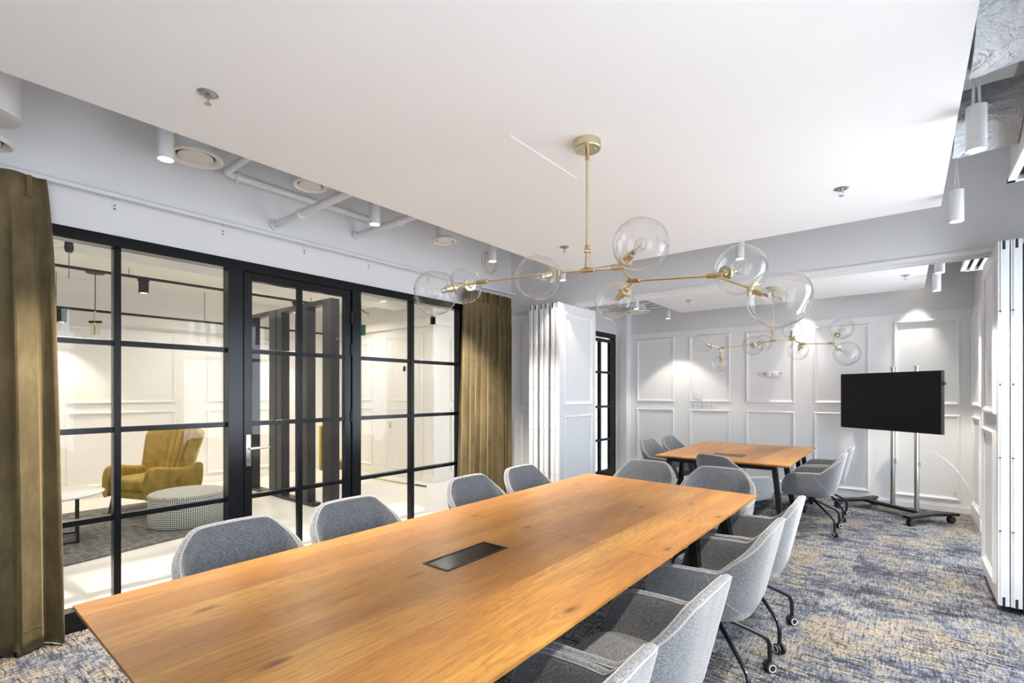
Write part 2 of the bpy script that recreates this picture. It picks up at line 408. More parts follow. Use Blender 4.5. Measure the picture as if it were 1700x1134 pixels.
def bx(*a): return MB().box(*a)
def cb(*a, **k): return MB().cbox(*a, **k)
def thing(name, label, cat, loc=(0, 0, 0), group=None, rz=0.0):
    o = D.objects.new(name, None); COL.objects.link(o); o.location = loc; o.rotation_euler = (0, 0, rz)
    o.empty_display_size = 0.1
    o['label'] = label; o['category'] = cat
    if group: o['group'] = group
    return o
def tag(o, label, cat, group=None):
    o['label'] = label; o['category'] = cat
    if group: o['group'] = group
    return o
def struct(o): o['kind'] = 'structure'; return o
def sgroup(name):
    o = D.objects.new(name, None); COL.objects.link(o); o['kind'] = 'structure'; return o
def dup(root, loc, rz, label, group=None):
    r = root.copy(); COL.objects.link(r); r.location = loc; r.rotation_euler = (0, 0, rz); r['label'] = label
    if group: r['group'] = group
    for ch in list(root.children):
        c = ch.copy(); COL.objects.link(c); c.parent = r
        for g in ch.children:
            d = g.copy(); COL.objects.link(d); d.parent = c
    return r

# ------------------------------------------------------------------ room shell
XL, XR, YB, YF, ZS = -4.06, WX, -2.6, 8.25, 3.68
struct(bx(XL - 0.06, YB, -0.12, XR + 0.3, YF + 0.2, 0.0).build('floor', M['carpet'], smooth=False))
fl2 = struct(bx(-9.4, YB - 0.5, -0.12, XL - 0.06, 10.2, -0.002).build('floor', M['lobbyfloor'], smooth=False))
struct(bx(XL - 0.15, YB, ZS, XR + 0.3, YF + 0.2, ZS + 0.15).build('ceiling', M['slab'], smooth=False))
struct(bx(-9.4, YB - 0.5, 3.08, XL - 0.15, 10.2, 3.25).build('ceiling', M['lobbywall'], smooth=False))
# left wall with openings for the glazing (y -0.60..4.13) and the far door (y 6.15..8.05)
GY0, GY1, GZ = -0.60, 4.135, 2.527
FY0, FY1 = 6.60, 8.05
wl_ = MB()
wl_.box(XL - 0.14, YB, 0, XL, GY0, ZS); wl_.box(XL - 0.14, GY0, GZ, XL, GY1, ZS); wl_.box(XL - 0.14, GY1, 0, XL, FY0, ZS)
wl_.box(XL - 0.14, FY0, 2.53, XL, FY1, ZS); wl_.box(XL - 0.14, FY1, 0, XL, YF + 0.2, ZS)
wall_left = struct(wl_.build('wall_left', M['wall'], smooth=False))
wall_far = struct(bx(XL - 0.14, YF, 0, XR + 0.3, YF + 0.2, ZS).build('wall_far', M['wall'], smooth=False))
struct(bx(XL - 0.14, YB - 0.2, 0, XR + 0.3, YB, ZS).build('wall_back', M['wall'], smooth=False))
wr = MB(); ys = [YB] + [v for w in WIN for v in w] + [YF]
for i in range(0, len(ys), 2): wr.box(XR, ys[i], 0, XR + 0.25, ys[i + 1], ZS)
for y0, y1 in WIN: wr.box(XR, y0, 0, XR + 0.25, y1, WZ0); wr.box(XR, y0, WZ1, XR + 0.25, y1, ZS)
wr.box(0.655, 7.25, 0, XR, YF, ZS)                       # boxed-out end of the right wall
wall_right = struct(wr.build('wall_right', M['wall'], smooth=False))
for i, (y0, y1) in enumerate(WIN):
    w = sgroup('window_%d' % (i + 3)); w.location = (XR + 0.1, (y0 + y1) / 2, WZ0)
    m = MB()
    m.box(XR + 0.08, y0, WZ0, XR + 0.14, y0 + 0.06, WZ1); m.box(XR + 0.08, y1 - 0.06, WZ0, XR + 0.14, y1, WZ1)
    m.box(XR + 0.08, y0, WZ0, XR + 0.14, y1, WZ0 + 0.06); m.box(XR + 0.08, y0, WZ1 - 0.06, XR + 0.14, y1, WZ1)
    ym = (y0 + y1) / 2; m.box(XR + 0.08, ym - 0.04, WZ0, XR + 0.14, ym + 0.04, WZ1); m.box(XR + 0.08, y0, 2.05, XR + 0.14, y1, 2.11)
    m.build('window_frame', M['trim'], w, smooth=False)
    for a, b_ in ((y0 + 0.06, ym - 0.04), (ym + 0.04, y1 - 0.06)):
        bx(XR + 0.105, a, WZ0 + 0.06, XR + 0.111, b_, WZ1 - 0.06).build('pane', M['glassout'], w, smooth=False)
    for k in range(int((y1 - y0) / 0.16)):                # vertical slats of the raised blind at the window head
        bx(XR + 0.03, y0 + 0.04 + k * 0.16, 2.36, XR + 0.04, y0 + 0.12 + k * 0.16, WZ1 - 0.01).build('blind_slat', M['trim'], w, smooth=False)

# bulkhead between the two rooms with the partition track
BH = 2.565
blk = struct(bx(XL, 5.05, BH, XR, 5.22, ZS).build('wall_bulkhead', M['wall'], smooth=False))
struct(MB().box(XL, 5.035, BH - 0.03, XR, 5.235, BH).box(XL, 5.10, BH - 0.045, XR, 5.115, BH - 0.03).box(XL, 5.155, BH - 0.045, XR, 5.17, BH - 0.03).build('trim_1', M['trim'], smooth=False))

# wall panelling: board plus moulding frames
def moulding(x0, z0, x1, z1, put, w=0.05, d=0.026):
    """frame moulding: rectangle outer x0..x1 / z0..z1 in wall space, put(a, depth, z) -> world"""
    m = MB(); prof = [(0, 0), (0.0, d * 0.55), (w * 0.22, d), (w * 0.5, d * 0.9), (w * 0.72, d * 0.45), (w, d * 0.3), (w, 0)]
    loops = []
    for t, dep in prof:
        loops.append([put(x0 + t, dep, z0 + t), put(x1 - t, dep, z0 + t), put(x1 - t, dep, z1 - t), put(x0 + t, dep, z1 - t)])
    vs = [p for lp in loops for p in lp]; fs = []
    for i in range(len(loops) - 1):
        for k in range(4): fs.append((i * 4 + k, i * 4 + (k + 1) % 4, (i + 1) * 4 + (k + 1) % 4, (i + 1) * 4 + k))
    return m.add(vs, fs)
def panelling(parent, cols, put, board, ztop=2.53, zs=((0.145, 1.215), (1.335, 2.43)), mat='panelwhite', lo=0.0):
    a0, a1 = board
    p = [put(a0, 0, lo), put(a1, 0, lo), put(a1, 0.0, ztop), put(a0, 0, ztop)]; q = [put(a0, 0.014, lo), put(a1, 0.014, lo), put(a1, 0.014, ztop), put(a0, 0.014, ztop)]
    MB().add(p + q, [(0, 1, 2, 3), (4, 5, 6, 7), (0, 1, 5, 4), (1, 2, 6, 5), (2, 3, 7, 6), (3, 0, 4, 7)]).build('wainscot_board', M[mat], parent, smooth=False)
    for x0, x1 in cols:
        for z0, z1 in zs:
            moulding(x0, z0, x1, z1, lambda a, d_, z: put(a, d_ + 0.012, z)).build('panel_moulding', M[mat], parent, smooth=False)
putF = lambda a, d_, z: (a, YF - d_, z)
panelling(wall_far, [(-3.742, -3.067), (-2.813, -2.168), (-1.941, -1.272), (-1.036, -0.383), (-0.131, 0.526)], putF, (-3.86, 0.655))
bx(-4.06, 8.06, 0, -3.86, YF, ZS).build('corner_pilaster', M['panelwhite'], wall_far, smooth=False)
putR = lambda a, d_, z: (0.655 - d_, a, z)
panelling(wall_right, [(7.33, 8.12)], putR, (7.25, YF))
putL = lambda a, d_, z: (XL + d_, a, z)
panelling(wall_left, [(4.42, 4.98), (5.25, 5.85)], putL, (GY1 + 0.02, FY0 - 0.05))
struct(bx(XL + 0.0, 4.16, 0, XL + 0.03, 6.5, 0.10).build('baseboard_left', M['trim'], smooth=False))
struct(bx(-3.86, YF - 0.035, 0, 0.655, YF - 0.014, 0.07).build('baseboard_far', M['trim'], smooth=False))
struct(bx(0.62, 7.24, 0, 0.641, YF - 0.03, 0.13).build('baseboard_right', M['trim'], smooth=False))

# suspended ceiling rafts
def raft(name, x0, x1, y0, y1):
    return struct(bx(x0, y0, 2.79, x1, y1, 2.90).build(name, M['ceil'], smooth=False))
raft1 = raft('ceiling', -2.84, 0.19, -0.10, 4.52)
raft2 = raft('ceiling', -2.85, 0.18, 5.45, 7.96)
bx(-2.216, 1.925, 2.7875, -1.55, 2.57, 2.7905).build('access_hatch', M['ceil'], raft1, smooth=False)
bx(-2.10, 6.2, 2.7875, -1.55, 6.75, 2.7905).build('access_hatch', M['ceil'], raft2, smooth=False)

# ------------------------------------------------------------------ black glazed wall to the lobby
win = sgroup('window_1'); win.location = (XL, 1.8, 0)
def bar(parent, y0, z0, y1, z1, name='glazing_bar', d=0.05, xo=0.0, mat='black'):
    return MB().cbox(XL - 0.085 + xo, y0, z0, XL - 0.085 + d + xo, y1, z1, b=0.003).build(name, M[mat], parent, smooth=False)
bar(win, GY0, 2.452, GY1, GZ, 'head_rail', 0.10)
bar(win, GY0, 0.0, 1.60, 0.13, 'bottom_rail', 0.10); bar(win, 2.68, 0.0, GY1, 0.13, 'bottom_rail', 0.10)
for a, b_ in ((GY0, GY0 + 0.06), (4.088, GY1)): bar(win, a, 0.13, b_, 2.452, 'end_post', 0.09)
for yc in (0.16, 0.911, 3.41): bar(win, yc - 0.02, 0.13, yc + 0.02, 2.452, 'mullion', 0.07)
for a, b_ in ((1.582, 1.690), (2.662, 2.757)): bar(win, a, 0.0, b_, 2.452, 'door_post', 0.10)
TR = (0.670, 1.250, 1.826)
segs = [(GY0 + 0.06, 0.14), (0.18, 0.891), (0.931, 1.582), (2.757, 3.39), (3.43, 4.088)]
for a, b_ in segs:
    zz = [0.13, *TR, 2.452]
    for z in TR: bar(win, a, z - 0.018, b_, z + 0.018, 'transom', 0.06)
    for z0, z1 in zip(zz, zz[1:]):
        z0 += 0.018 if z0 > 0.2 else 0; z1 -= 0.018 if z1 < 2.4 else 0
        bx(XL - 0.063, a, z0, XL - 0.057, b_, z1).build('pane', M['glass'], win, smooth=False)
# door leaf
door = sgroup('door_1'); door.location = (XL, 2.18, 0)
def dbar(y0, z0, y1, z1, name, d=0.055): return bar(door, y0, z0, y1, z1, name, d, 0.035)
dbar(1.700, 0.01, 1.762, 2.448, 'stile'); dbar(2.590, 0.01, 2.652, 2.448, 'stile')
dbar(1.762, 2.385, 2.590, 2.448, 'top_rail'); dbar(1.762, 0.01, 2.590, 0.12, 'kick_rail')
dbar(2.146, 0.12, 2.186, 2.385, 'centre_bar', 0.045)
for a, b_ in ((1.762, 2.146), (2.186, 2.590)):
    zz = [0.12, *TR, 2.385]
    for z in TR: dbar(a, z - 0.018, b_, z + 0.018, 'cross_bar', 0.045)
    for z0, z1 in zip(zz, zz[1:]):
        z0 += 0.018 if z0 > 0.2 else 0; z1 -= 0.018 if z1 < 2.3 else 0
        bx(XL - 0.033, a, z0, XL - 0.027, b_, z1).build('pane', M['glass'], door, smooth=False)
hp = cb(XL + 0.004, 1.712, 0.915, XL + 0.014, 1.750, 1.165, b=0.004).build('handle_plate', M['steel'], door)
hm = MB(); hm.tube([(XL + 0.012, 1.731, 1.055), (XL + 0.055, 1.731, 1.055)], 0.009)
hm.tube([(XL + 0.055, 1.725, 1.055), (XL + 0.058, 1.76, 1.056), (XL + 0.058, 1.85, 1.057), (XL + 0.05, 1.875, 1.057)], 0.009)
hm.build('lever_handle', M['steel'], door)
for z in (0.35, 1.28, 1.42 + 0.48, 2.2): MB().tube([(XL + 0.012, 2.658, z - 0.055), (XL + 0.012, 2.658, z + 0.055)], 0.011).build('hinge', M['blackm'], door)

# far glazed door
fd = sgroup('door_2'); fd.location = (XL, 7.3, 0)
def fbar(y0, z0, y1, z1, name, d=0.06): return bar(fd, y0, z0, y1, z1, name, d, 0.084 - d)
fbar(FY0, 2.44, FY1, 2.53, 'head_rail', 0.08); fbar(FY0, 0.0, FY1, 0.05, 'sill_rail', 0.08)
fbar(FY0, 0, FY0 + 0.05, 2.44, 'frame_post', 0.08); fbar(8.0, 0, FY1, 2.44, 'frame_post', 0.08)
fbar(6.66, 0.05, 6.78, 2.42, 'stile'); fbar(7.84, 0.05, 7.99, 2.42, 'stile')
fbar(6.78, 2.36, 7.84, 2.42, 'top_rail'); fbar(6.78, 0.05, 7.84, 0.16, 'kick_rail')
fbar(7.46, 0.16, 7.515, 2.36, 'centre_bar', 0.05); fbar(7.09, 0.16, 7.13, 2.36, 'centre_bar', 0.05)
for a, b_ in ((6.78, 7.09), (7.13, 7.46), (7.515, 7.84)):
    zz = [0.16, 0.68, 1.25, 1.84, 2.36]
    for z in zz[1:-1]: fbar(a, z - 0.02, b_, z + 0.02, 'cross_bar', 0.05)
    for z0, z1 in zip(zz, zz[1:]): bx(XL - 0.033, a, z0 + 0.02, XL - 0.027, b_, z1 - 0.02).build('pane', M['glass'], fd, smooth=False)
MB().tube([(XL, 7.16, 1.04), (XL + 0.04, 7.16, 1.04), (XL + 0.045, 7.27, 1.04)], 0.008).build('lever_handle', M['steel'], fd)
for z in (0.4, 1.2, 2.1): MB().tube([(XL + 0.0, 7.985, z - 0.05), (XL + 0.0, 7.985, z + 0.05)], 0.012).build('hinge', M['blackm'], fd)

# ------------------------------------------------------------------ lobby beyond the glass
wlb = struct(MB().box(-9.25, YB - 0.5, 0, -9.05, 5.55, 3.1).build('wall_lobby_left', M['lobbywall'], smooth=False))
wl2 = struct(MB().box(-9.25, 5.55, 0, -6.12, 5.75, 3.1).box(-6.30, 5.75, 0, -6.12, 10.0, 3.1).build('wall_lobby_far', M['lobbywall'], smooth=False))
struct(bx(-9.25, YB - 0.7, 0, XL - 0.14, YB - 0.5, 3.1).build('wall_lobby_near', M['lobbywall'], smooth=False))
struct(bx(-6.3, 10.0, 0, XL, 10.2, 3.1).build('wall_lobby_end', M['lobbywall'], smooth=False))
pl = lambda a, d_, z: (-9.05 + d_, a, z)
panelling(wlb, [(-1.3, 0.9), (1.45, 2.75), (3.2, 4.5)], pl, (YB, 5.55), mat='lobbywall')
p2 = lambda a, d_, z: (a, 5.55 - d_, z)
panelling(wl2, [(-8.8, -7.75), (-7.18, -6.50)], p2, (-9.05, -6.12), mat='lobbywall')
p3 = lambda a, d_, z: (-6.12 + d_, a, z)
panelling(wl2, [(5.95, 7.3)], p3, (5.55, 10.0), mat='lobbywall')
struct(bx(-9.05, 5.49, 2.62, -6.06, 5.55, 2.74).build('trim_2', M['lobbywall'], smooth=False))
struct(bx(-6.12, 5.49, 2.62, -6.06, 10.0, 2.74).build('trim_3', M['lobbywall'], smooth=False))
struct(bx(-9.03, 5.51, 0, -6.08, 5.55, 0.10).build('baseboard_lobby_far', M['lobbywall'], smooth=False))
struct(bx(-9.05, YB, 0, -9.01, 5.5, 0.10).build('baseboard_lobby_left', M['lobbywall'], smooth=False))
struct(MB().box(-7.10, YB - 0.5, 2.95, -6.75, 5.5, 3.08).box(-6.0, YB - 0.5, 3.0, -5.7, 5.5, 3.08).build('trim_4', M['lobbywall'], smooth=False))
d3 = sgroup('door_3'); d3.location = (-6.85, 5.55, 0)
moulding(-7.35, -0.05, -6.36, 2.50, lambda a, d_, z: (a, 5.536 - d_, z), w=0.09, d=0.035).build('door_casing', M['lobbywall'], d3, smooth=False)
bx(-7.27, 5.52, 0, -6.44, 5.54, 2.42).build('door_leaf', M['lobbywall'], d3, smooth=False)
MB().tube([(-7.22, 5.52, 0.96), (-7.22, 5.47, 0.96), (-7.12, 5.468, 0.96)], 0.010).cbox(-7.245, 5.508, 0.86, -7.195, 5.52, 0.92, b=0.003).build('door_handle', M['steel'], d3)

# steel frame screen in the lobby
def steel_frame(x0, x1, label, foot=False, wl=0.05, wr_=0.09):
    t = thing('steel_portal_frame', label, 'frame', ((x0 + x1) / 2, 3.42, 0), 'steel frames of the lobby screen')
    H = 2.68; y0, y1 = 3.38, 3.50
    cb(x0, y0, 0, x0 + wl, y1, H, b=0.004).build('post', M['dgrey'], t, smooth=False)
    cb(x1 - wr_, y0, 0, x1, y1, H, b=0.004).build('post', M['dgrey'], t, smooth=False)
    cb(x0 + wl, y0, H - 0.06, x1 - wr_, y1, H, b=0.004).build('top_rail', M['dgrey'], t, smooth=False)
    if foot: cb(x0 + wl, y0, 0, x0 + wl + 0.13, y1, 0.045, b=0.004).build('foot', M['dgrey'], t, smooth=False)
    else: cb(x0 + wl, y0, 0, x1 - wr_, y1, 0.045, b=0.004).build('bottom_rail', M['dgrey'], t, smooth=False)
    return t
steel_frame(-7.92, -7.04, 'dark steel portal frame of the lobby screen farthest from the glass door', wl=0.14, wr_=0.20)
steel_frame(-7.02, -6.39, 'middle dark steel portal frame of the lobby screen', wl=0.15, wr_=0.10)
steel_frame(-6.30, -5.60, 'dark steel portal frame of the lobby screen nearest the glass door, open at the floor', foot=True, wl=0.13, wr_=0.20)

# rug
rg = MB().prism([(-5.50, -0.4), (-5.66, 1.0), (-5.97, 2.60), (-7.98, 2.75), (-8.02, 2.2), (-8.10, -0.4)], 0.0, 0.012).build('rug', M['rug'], smooth=False)
tag(rg, 'faded dark grey patterned rug on the pale lobby floor', 'rug')

# pouf
def pouf():
    t = thing('pouf', 'round black and white houndstooth pouf beside the mustard armchair', 'pouf', (-6.43, 2.09, 0.012))
    R = 0.385; c = (-6.43, 2.09, 0.012)
    MB().lathe([(0, 0.0), (R - 0.02, 0.0), (R - 0.004, 0.012), (R, 0.04), (R, 0.31), (R - 0.004, 0.335)], c, n=64).build('pouf_side', M['hound'], t)
    MB().lathe([(R - 0.003, 0.333), (R - 0.012, 0.350), (R - 0.05, 0.360), (R * 0.5, 0.366), (0, 0.367)], c, n=64).build('pouf_top', M['houndtop'], t)
    MB().lathe([(R + 0.001, 0.329), (R + 0.006, 0.334), (R + 0.001, 0.339)], c, n=64).build('piping', M['hound'], t)
pouf()

# coffee table
def coffee():
    c = (-6.65, 0.92); t = thing('coffee_table', 'round white marble coffee table on a thin black square frame', 'table', (c[0], c[1], 0.012))
    MB().lathe([(0, 0.455), (0.44, 0.455), (0.45, 0.462), (0.45, 0.470), (0.44, 0.476), (0, 0.476)], (*c, 0.012), n=64).build('tabletop', M['marble'], t)
    a = 0.26; cs = []
    for k in range(4):
        an = math.radians(-8 + 90 * k + 45); cs.append((c[0] + a * 1.25 * math.cos(an), c[1] + a * 1.25 * math.sin(an)))
    for x, y in cs: MB().beam((x, y, 0.012), (x, y, 0.467), 0.016, 0.016, up=(1, 0, 0)).build('leg', M['blackm'], t, smooth=False)
    for z in (0.022, 0.459):
        m = MB()
        for k in range(4): m.beam((*cs[k], z), (*cs[(k + 1) % 4], z), 0.014, 0.014)
        m.build('frame_rail', M['blackm'], t, smooth=False)
    MB().lathe([(0, 0), (0.05, 0), (0.052, 0.01), (0.07, 0.045), (0.064, 0.047), (0.045, 0.012), (0, 0.010)], (-6.52, 0.83, 0.489), n=32).build('bowl', M['blackm'])
    tag(D.objects['bowl'], 'small black bowl on the marble coffee table', 'bowl')
coffee()

# armchair, built facing -Y in local space
def rounded_block(x0, y0, z0, x1, y1, z1, r, seg=4):
    m = MB(); bm = bmesh.new(); bmesh.ops.create_cube(bm, size=1)
    for v in bm.verts: v.co = Vector(((x0 + x1) / 2 + v.co.x * (x1 - x0), (y0 + y1) / 2 + v.co.y * (y1 - y0), (z0 + z1) / 2 + v.co.z * (z1 - z0)))
    bmesh.ops.bevel(bm, geom=bm.edges[:], offset=r, segments=seg, affect='EDGES', profile=0.5)
    bm.verts.index_update(); m.add([v.co[:] for v in bm.verts], [[v.index for v in f.verts] for f in bm.faces]); bm.free(); return m
def armchair():
    t = thing('wing_armchair', 'mustard velvet wing armchair with channelled back on the lobby rug', 'armchair')
    V = M['mustard']
    rounded_block(-0.34, -0.36, 0.20, 0.34, 0.30, 0.31, 0.03).build('seat_base', V, t)
    rounded_block(-0.285, -0.40, 0.30, 0.285, 0.22, 0.455, 0.055, 5).build('seat_cushion', V, t)
    for s in (-1, 1):
        # arm: side profile swept sideways with rounded crown
        m = MB(); prof = []
        ys = [-0.40, -0.405, -0.385, -0.34, -0.25, -0.10, 0.05, 0.20, 0.33]
        zt = [0.30, 0.50, 0.575, 0.60, 0.595, 0.565, 0.545, 0.56, 0.62]
        ring = []
        for y, z in zip(ys, zt):
            w = 0.055; x = s * 0.345
            ring.append([(x - w, y, 0.20), (x - w, y, z - 0.05), (x - w * 0.8, y, z - 0.018), (x, y, z), (x + w * 0.8, y, z - 0.018), (x + w, y, z - 0.05), (x + w * 0.9, y, 0.20)])
        vs = [p for r_ in ring for p in r_]; n = 7; fs = []
        for i in range(len(ring) - 1):
            for k in range(n - 1): fs.append((i * n + k, i * n + k + 1, (i + 1) * n + k + 1, (i + 1) * n + k))
            fs.append((i * n + n - 1, i * n, (i + 1) * n, (i + 1) * n + n - 1))
        fs.append(tuple(range(n))); fs.append(tuple((len(ring) - 1) * n + k for k in reversed(range(n))))
        o = m.add(vs, fs).build('armrest', V, t)
        sub = o.modifiers.new('s', 'SUBSURF'); sub.levels = 1; sub.render_levels = 2
    # back: grid with vertical channels, wrapped forward at the wings, fanning out upward
    nu, nv = 97, 14; front = []; rear = []
    for j in range(nv):
        v = j / (nv - 1); z = 0.36 + v * 0.66
        hw = 0.29 + 0.125 * v ** 0.9
        for i in range(nu):
            u = -1 + 2 * i / (nu - 1)
            ch = 0.045 * abs(math.sin((u * 3.5 + 0.5) * PI)) ** 0.6 if abs(u) < 0.86 else 0.026
            wing = 0.17 * max(0, abs(u) - 0.55) ** 1.5 / 0.3
            ztop = z - (0.025 * math.cos(u * 2.0) if False else 0) - 0.05 * (abs(u) ** 4) * v
            y = 0.20 + 0.17 * v - wing
            edge = max(0, (v - 0.90) / 0.10)
            x = u * hw
            front.append((x, y - ch - 0.03 * (1 - edge ** 2), ztop + (0.018 * ch / 0.045) * (v > 0.95)))
            rear.append((x * 1.04, y + 0.09 * (1 - 0.6 * edge), ztop - 0.02 * edge))
    vs = front + rear; o = nu * nv; fs = []
    for j in range(nv - 1):
        for i in range(nu - 1):
            a = j * nu + i; fs.append((a, a + 1, a + nu + 1, a + nu)); fs.append((o + a + 1, o + a, o + a + nu, o + a + nu + 1))
    for i in range(nu - 1):
        a = (nv - 1) * nu + i; fs.append((a, a + 1, o + a + 1, o + a)); fs.append((i + 1, i, o + i, o + i + 1))
    for j in range(nv - 1):
        a = j * nu; fs.append((a, a + nu, o + a + nu, o + a)); a += nu - 1; fs.append((a + nu, a, o + a, o + a + nu))
    me = MB().add(vs, fs).build('backrest', V, t)
    me.data.shade_smooth()
    for x, y, dx, dy in ((-0.30, -0.33, -0.03, -0.04), (0.30, -0.33, 0.03, -0.04), (-0.28, 0.27, -0.02, 0.06), (0.28, 0.27, 0.02, 0.06)):
        MB().tube([(x, y, 0.205), (x + dx, y + dy, 0.0)], [0.026, 0.013], 12).build('leg', M['darkwood'], t)
    return t
ac = armchair(); ac.location = (-7.40, 2.07, 0.013); ac.rotation_euler = (0, 0, math.radians(21))

# second mustard chair behind the steel screen: small tub chair seen from behind
def tub():
    t = thing('tub_chair', 'narrow mustard velvet chair standing behind the steel screen', 'armchair')
    V = M['mustard']
    m = MB(); ring = []
    for j in range(10):
        v = j / 9; z = 0.30 + 0.68 * v; w = 0.12 + 0.10 * v
        ring.append([(-w, -0.04 - 0.08 * v, z), (-w * 1.02, 0.0, z), (-w * 0.8, 0.06, z), (0, 0.09, z), (w * 0.8, 0.06, z), (w * 1.02, 0.0, z), (w, -0.04 - 0.08 * v, z), (w * 0.7, -0.03, z), (0, 0.02, z), (-w * 0.7, -0.03, z)])
    n = 10; vs = [p for r_ in ring for p in r_]; fs = []
    for i in range(9):
        for k in range(n): fs.append((i * n + k, i * n + (k + 1) % n, (i + 1) * n + (k + 1) % n, (i + 1) * n + k))
    fs.append(tuple(range(n - 1, -1, -1))); fs.append(tuple(9 * n + k for k in range(n)))
    m.add(vs, fs).build('backrest', V, t)
    rounded_block(-0.17, -0.40, 0.30, 0.17, 0.0, 0.43, 0.04).build('seat', V, t)
    for x, y in ((-0.13, -0.34), (0.13, -0.34), (-0.11, 0.0), (0.11, 0.0)): MB().tube([(x, y, 0.305), (x * 1.1, y * 1.05, 0)], [0.018, 0.010], 10).build('leg', M['darkwood'], t)
    return t
tb = tub(); tb.location = (-7.05, 4.15, 0.0); tb.rotation_euler = (0, 0, math.radians(150))

# track lights and pendant in the lobby
def track(x, z, y0, y1, label, spots):
    t = thing('lighting_track', label, 'track light', (x, (y0 + y1) / 2, z))
    bx(x - 0.018, y0, z, x + 0.018, y1, z + 0.03).build('track_rail', M['blackm'], t, smooth=False)
    for yy in (y0 + 0.4, (y0 + y1) / 2, y1 - 0.4): MB().tube([(x, yy, z + 0.03), (x, yy, 3.08)], 0.004, 6).build('hanger', M['blackm'], t)
    for yy in spots:
        h = cb(x - 0.02, yy - 0.06, z - 0.03, x + 0.02, yy + 0.06, z, b=0.004).build('adapter', M['blackm'], t, smooth=False)
        hd = MB().lathe([(0, 0.0), (0.052, 0.0), (0.055, -0.004), (0.055, -0.145), (0.048, -0.150), (0.045, -0.14)], (x + 0.01, yy, z - 0.03), n=28).build('lamp_head', M['blackm'], t)
        MB().lathe([(0, -0.142), (0.046, -0.142)], (x + 0.01, yy, z - 0.03), n=28).build('lamp_lens', M['lens'], hd)
        lamp('track_spot', 'SPOT', (x + 0.01, yy, z - 0.19), 40, (1.0, 0.84, 0.62), t, size=0.03, spot=95, blend=0.6)
track(-7.55, 2.93, -1.0, 4.6, 'long black lighting track near the lobby ceiling, in front of the brass pendant', (1.95, 3.95))
track(-8.70, 2.60, 0.9, 5.2, 'lower black lighting track along the back wall of the lobby', (1.35, 4.3))
def pend():
    x, y = -8.30, 1.62; t = thing('pendant_lamp', 'small brass pendant lamp on a black cord behind the glass wall', 'pendant lamp', (x, y, 3.08))
    MB().lathe([(0, 0), (0.10, 0), (0.10, -0.022), (0.09, -0.028), (0, -0.028)], (x, y, 3.08)).build('canopy', M['blackm'], t)
    MB().tube([(x, y, 3.06), (x, y, 2.55)], 0.005, 8).build('cord', M['blackm'], t)
    MB().tube([(x, y, 2.56), (x, y, 2.36)], [0.012, 0.02], 16).build('stem', M['brass'], t)
    MB().tube([(x - 0.05, y - 0.05, 2.42), (x + 0.06, y + 0.05, 2.42)], 0.016, 12).build('cross_arm', M['blackm'], t)
    for s in (-1, 1): MB().tube([(x + 0.02 * s, y + 0.016 * s, 2.36), (x + 0.02 * s, y + 0.016 * s, 2.25)], 0.024, 16).build('brass_shade', M['brass'], t)
pend()
def duct_fan():
    x, y, z = -6.10, 1.00, 2.86
    t = thing('detector_mount', 'white perforated bracket with a dark sensor under the lobby ceiling', 'sensor', (x, y, 3.0))
    MB().beam((x - 0.16, y - 0.10, z + 0.02), (x + 0.12, y + 0.16, z + 0.10), 0.07, 0.02).build('bracket', M['plastic'], t, smooth=False)
    MB().beam((x, y, z + 0.05), (x, y, 3.0), 0.02, 0.02).build('bracket_stem', M['plastic'], t, smooth=False)
    MB().lathe([(0, -0.06), (0.025, -0.055), (0.035, -0.02), (0.03, 0.04), (0, 0.045)], (x, y, z)).build('sensor_body', M['blackm'], t)
    MB().tube([(x, y, z - 0.05), (x, y, z - 0.30)], 0.003, 6).build('wire', M['blackm'], t)
duct_fan()
# lobby ceiling spots with visible lenses
for i, (x, y) in enumerate(((-5.75, 4.55), (-6.65, 4.95), (-5.85, 0.92))):
    t = thing('ceiling_spotlight', ['lit white spotlight on the lobby ceiling right of the glass door, nearer one', 'lit white spotlight on the lobby ceiling above the exit sign', 'twin glowing white spotlight at the top left pane of the lobby'][i], 'spotlight', (x, y, 3.08))
    MB().lathe([(0, 0), (0.05, 0), (0.05, -0.10), (0.04, -0.10)], (x, y, 3.08)).build('lamp_body', M['pwhite'], t)
    MB().lathe([(0, -0.098), (0.041, -0.098)], (x, y, 3.08)).build('lamp_lens', M['lens'], t)
